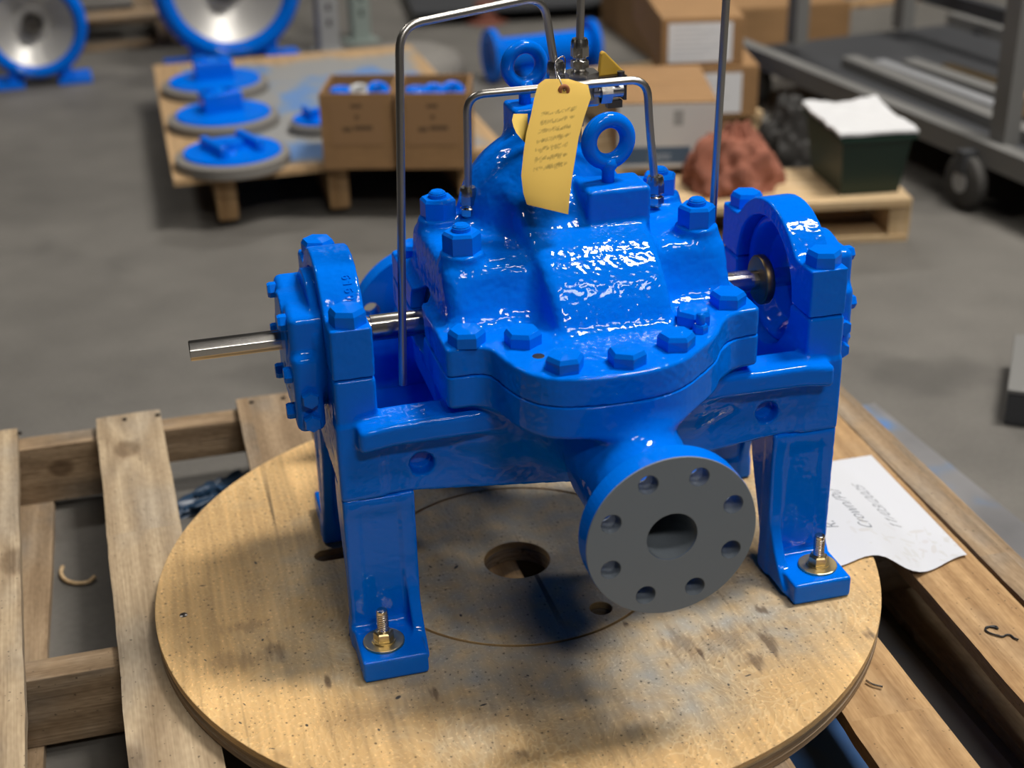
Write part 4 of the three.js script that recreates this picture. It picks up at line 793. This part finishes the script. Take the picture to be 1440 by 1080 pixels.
// --- steel cart on the right
{
  const YR = 0.0, A = onY(1060, 66, YR), B = onY(1440, 222, YR), dir = B.clone().sub(A).normalize(), A2 = A.clone().addScaledVector(dir, -0.12), B2 = B.clone().addScaledVector(dir, 0.5), L = A2.distanceTo(B2);
  const t = thing('steel_cart', 'long dark steel stock cart with bars on its deck', 'cart', [A2.x, 0, A2.z], -Math.atan2(dir.z, dir.x));
  // local x along the rail, local -z away from the pump
  const D = 0.75;
  part(t, 'front_rail', box(L, 0.05, 0.04, L / 2, YR - 0.02, 0), M.rackGrey); part(t, 'back_rail', box(L, 0.05, 0.04, L / 2, YR - 0.02, -D), M.rackGrey);
  part(t, 'deck', box(L, 0.01, D, L / 2, YR - 0.035, -D / 2), M.rack);
  for (const [px, py] of [[1121, 50], [1270, 30]]) { const q = onY(px, py, YR + 0.02).sub(A2); const lx = q.dot(dir), side = V(dir.z, 0, -dir.x), lz = -Math.abs(q.dot(side)); part(t, 'post', box(0.05, 0.9, 0.04, lx, YR + 0.45, lz), M.rackGrey); }
  const q = onY(1434, 170, YR + 0.01).sub(A2); part(t, 'post', box(0.05, 0.9, 0.04, q.dot(dir) + 0.10, YR + 0.45, -0.03), M.rackGrey);
  part(t, 'upper_rail', box(L, 0.04, 0.03, L / 2, YR + 0.10, -0.55), M.rack);
  const wheel = () => toCreasedNormals(lathe([[0.02, -0.018], [0.05, -0.018], [0.06, -0.012], [0.062, 0], [0.06, 0.012], [0.05, 0.018], [0.02, 0.018]], 32), 0.6).rotateX(Math.PI / 2);
  const wp = onY(1428, 280, FLOOR).sub(A2), wx = wp.dot(dir);
  for (const [x, z] of [[wx, 0.03], [0.15, 0.0], [wx, -D], [0.15, -D]]) {
    const cs = part(t, 'wheel', wheel(), M.rubber); cs.position.set(x, FLOOR + 0.062, z); part(cs, 'hub', cylBetween(V(0, 0, -0.02), V(0, 0, 0.02), 0.024), M.galv); part(t, 'fork', box(0.03, 0.05, 0.05, x, FLOOR + 0.108, z), M.rack);
  }
  // bars on the deck
  const y0 = YR - 0.0295, W2 = (x, z) => A2.clone().addScaledVector(dir, x).addScaledVector(V(dir.z, 0, -dir.x), z).setY(0);
  [[0.16, 0.03, M.rackGrey, 'dark grey steel bar lying along the cart deck'], [0.24, 0.024, M.sheetGrey, 'light grey steel bar lying along the cart deck'], [0.32, 0.03, M.rackGrey, 'second dark steel bar behind the light grey bar on the cart'], [0.42, 0.02, M.bronze, 'brownish bar lying at the back of the cart deck']].forEach(([z, s, m, lab], i) => {
    const b = single('steel_bar', box(1.25, s, s * 1.6, 0, s / 2, 0, 0.003), m, lab, 'bar', 'bars on the cart'), p = W2(0.95 + 0.05 * i, z); b.position.set(p.x, y0, p.z); b.rotation.y = t.rotation.y + 0.03 * (i - 1);
  });
  const ob = onY(1428, 163, YR + 0.0), o1 = single('wood_block', box(0.05, 0.045, 0.06, 0, 0.0225, 0, 0.003), M.plankB, 'small wood block with an orange top by the cart post', 'wood'); o1.position.set(ob.x + 0.015, YR + 0.0055, ob.z + 0.0); o1.rotation.y = 0.3;
  // pallet with castings beyond the cart
  const far = onZ(1150, 50, -3.5), fp = pallet('raised pallet of tan boards with blue castings beyond the cart', V(far.x, 0, -3.35), 1.5, 0.7, 0.12, onZ(1300, 50, -3.2).y, M.plankB, { boards: 6 });
  const fy = onZ(1300, 50, -3.2).y;
  for (const [px, r, lab] of [[1202, 0.085, 'round blue casting on the raised pallet beyond the cart post'], [1318, 0.06, 'small blue casting on the raised pallet next to the round one'], [1402, 0.075, 'blue casting on the raised pallet above the cart wheel']]) {
    const p = onY(px, 12, fy), c = single('blue_casting', toCreasedNormals(lathe([[0, 0], [r, 0], [r, 0.02], [r * 0.7, 0.03], [r * 0.6, 0.09], [r * 0.75, 0.1], [0, 0.11]], 36), 0.5), M.blue, lab, 'casting'); c.position.set(p.x, fy + 0.001, p.z);
  }
}
// --- dark crate cut by the picture's edge
{
  const a = onY(1422, 517, FLOOR), t = thing('steel_box', 'dark steel box with a worn pale lid on the open floor', 'box', [a.x, FLOOR, a.z], -0.62);
  part(t, 'body', box(0.3, 0.055, 0.22, 0.15, 0.0275, 0.11, 0.003), M.rack); part(t, 'lid', box(0.304, 0.008, 0.224, 0.15, 0.059, 0.11, 0.002), M.rackGrey);
}
// --- litter on and near the floor
{
  for (const [w, l, x, z, a, lab] of [[0.19, 0.98, 0.605, 0.0, 0.05, 'thin grey sheet with blue overspray on the floor along the pallet edge'], [0.24, 0.9, 0.28, 0.12, 0.0, 'thin grey sheet on the floor under the gap between the deck boards']]) {
    const g = box(w, 0.004, l, 0, 0.002, 0), p = g.attributes.position, uv = g.attributes.uv; for (let i = 0; i < p.count; i++) uv.setXY(i, p.getX(i) / 0.6 + x, p.getZ(i) / 0.9);
    const sh = single('paint_sheet', g, M.film, lab, 'sheet'); sh.position.set(x, FLOOR, z); sh.rotation.y = a;
  }
  const c = onY(110, 806, FLOOR), pts = [[88, 797], [86, 806], [93, 816], [108, 820], [124, 818], [133, 811]].map(([a, b]) => onY(a, b, FLOOR + 0.004));
  const curl = new THREE.TubeGeometry(new THREE.CatmullRomCurve3(pts), 30, 0.003, 6); single('wood_shaving', curl, M.pale, 'curled pale wood shaving on the floor seen between two deck boards', 'shaving');
  const q = onY(312, 700, FLOOR), t = thing('plastic_scrap', 'torn dark blue plastic scrap on the floor beside the reel flange', 'scrap', [q.x, FLOOR, q.z], 0.5);
  part(t, 'flap', lump(0.07, 0.022, 0.03, 4, 0.5, 0.08), std({ color: lin(0.02, 0.05, 0.10), roughness: 0.4 })); part(t, 'torn_strip', box(0.06, 0.004, 0.02, 0.02, 0.024, 0.01), std({ color: lin(0.05, 0.12, 0.24), roughness: 0.4 }));
  for (const [pa, nm, lab] of [[[[1218, 957], [1226, 962], [1241, 966]], 'bent_nail', 'bent steel nail on the deck board beside the reel flange']]) {
    const cv = new THREE.CatmullRomCurve3(pa.map(([a, b]) => onY(a, b, TOP + 0.002))); single(nm, new THREE.TubeGeometry(cv, 16, 0.0014, 6), M.steel, lab, 'nail');
  }
}
scene.traverse(o => { if (o.isMesh) { o.castShadow = true; o.receiveShadow = true; } });
renderer.render(scene, camera);
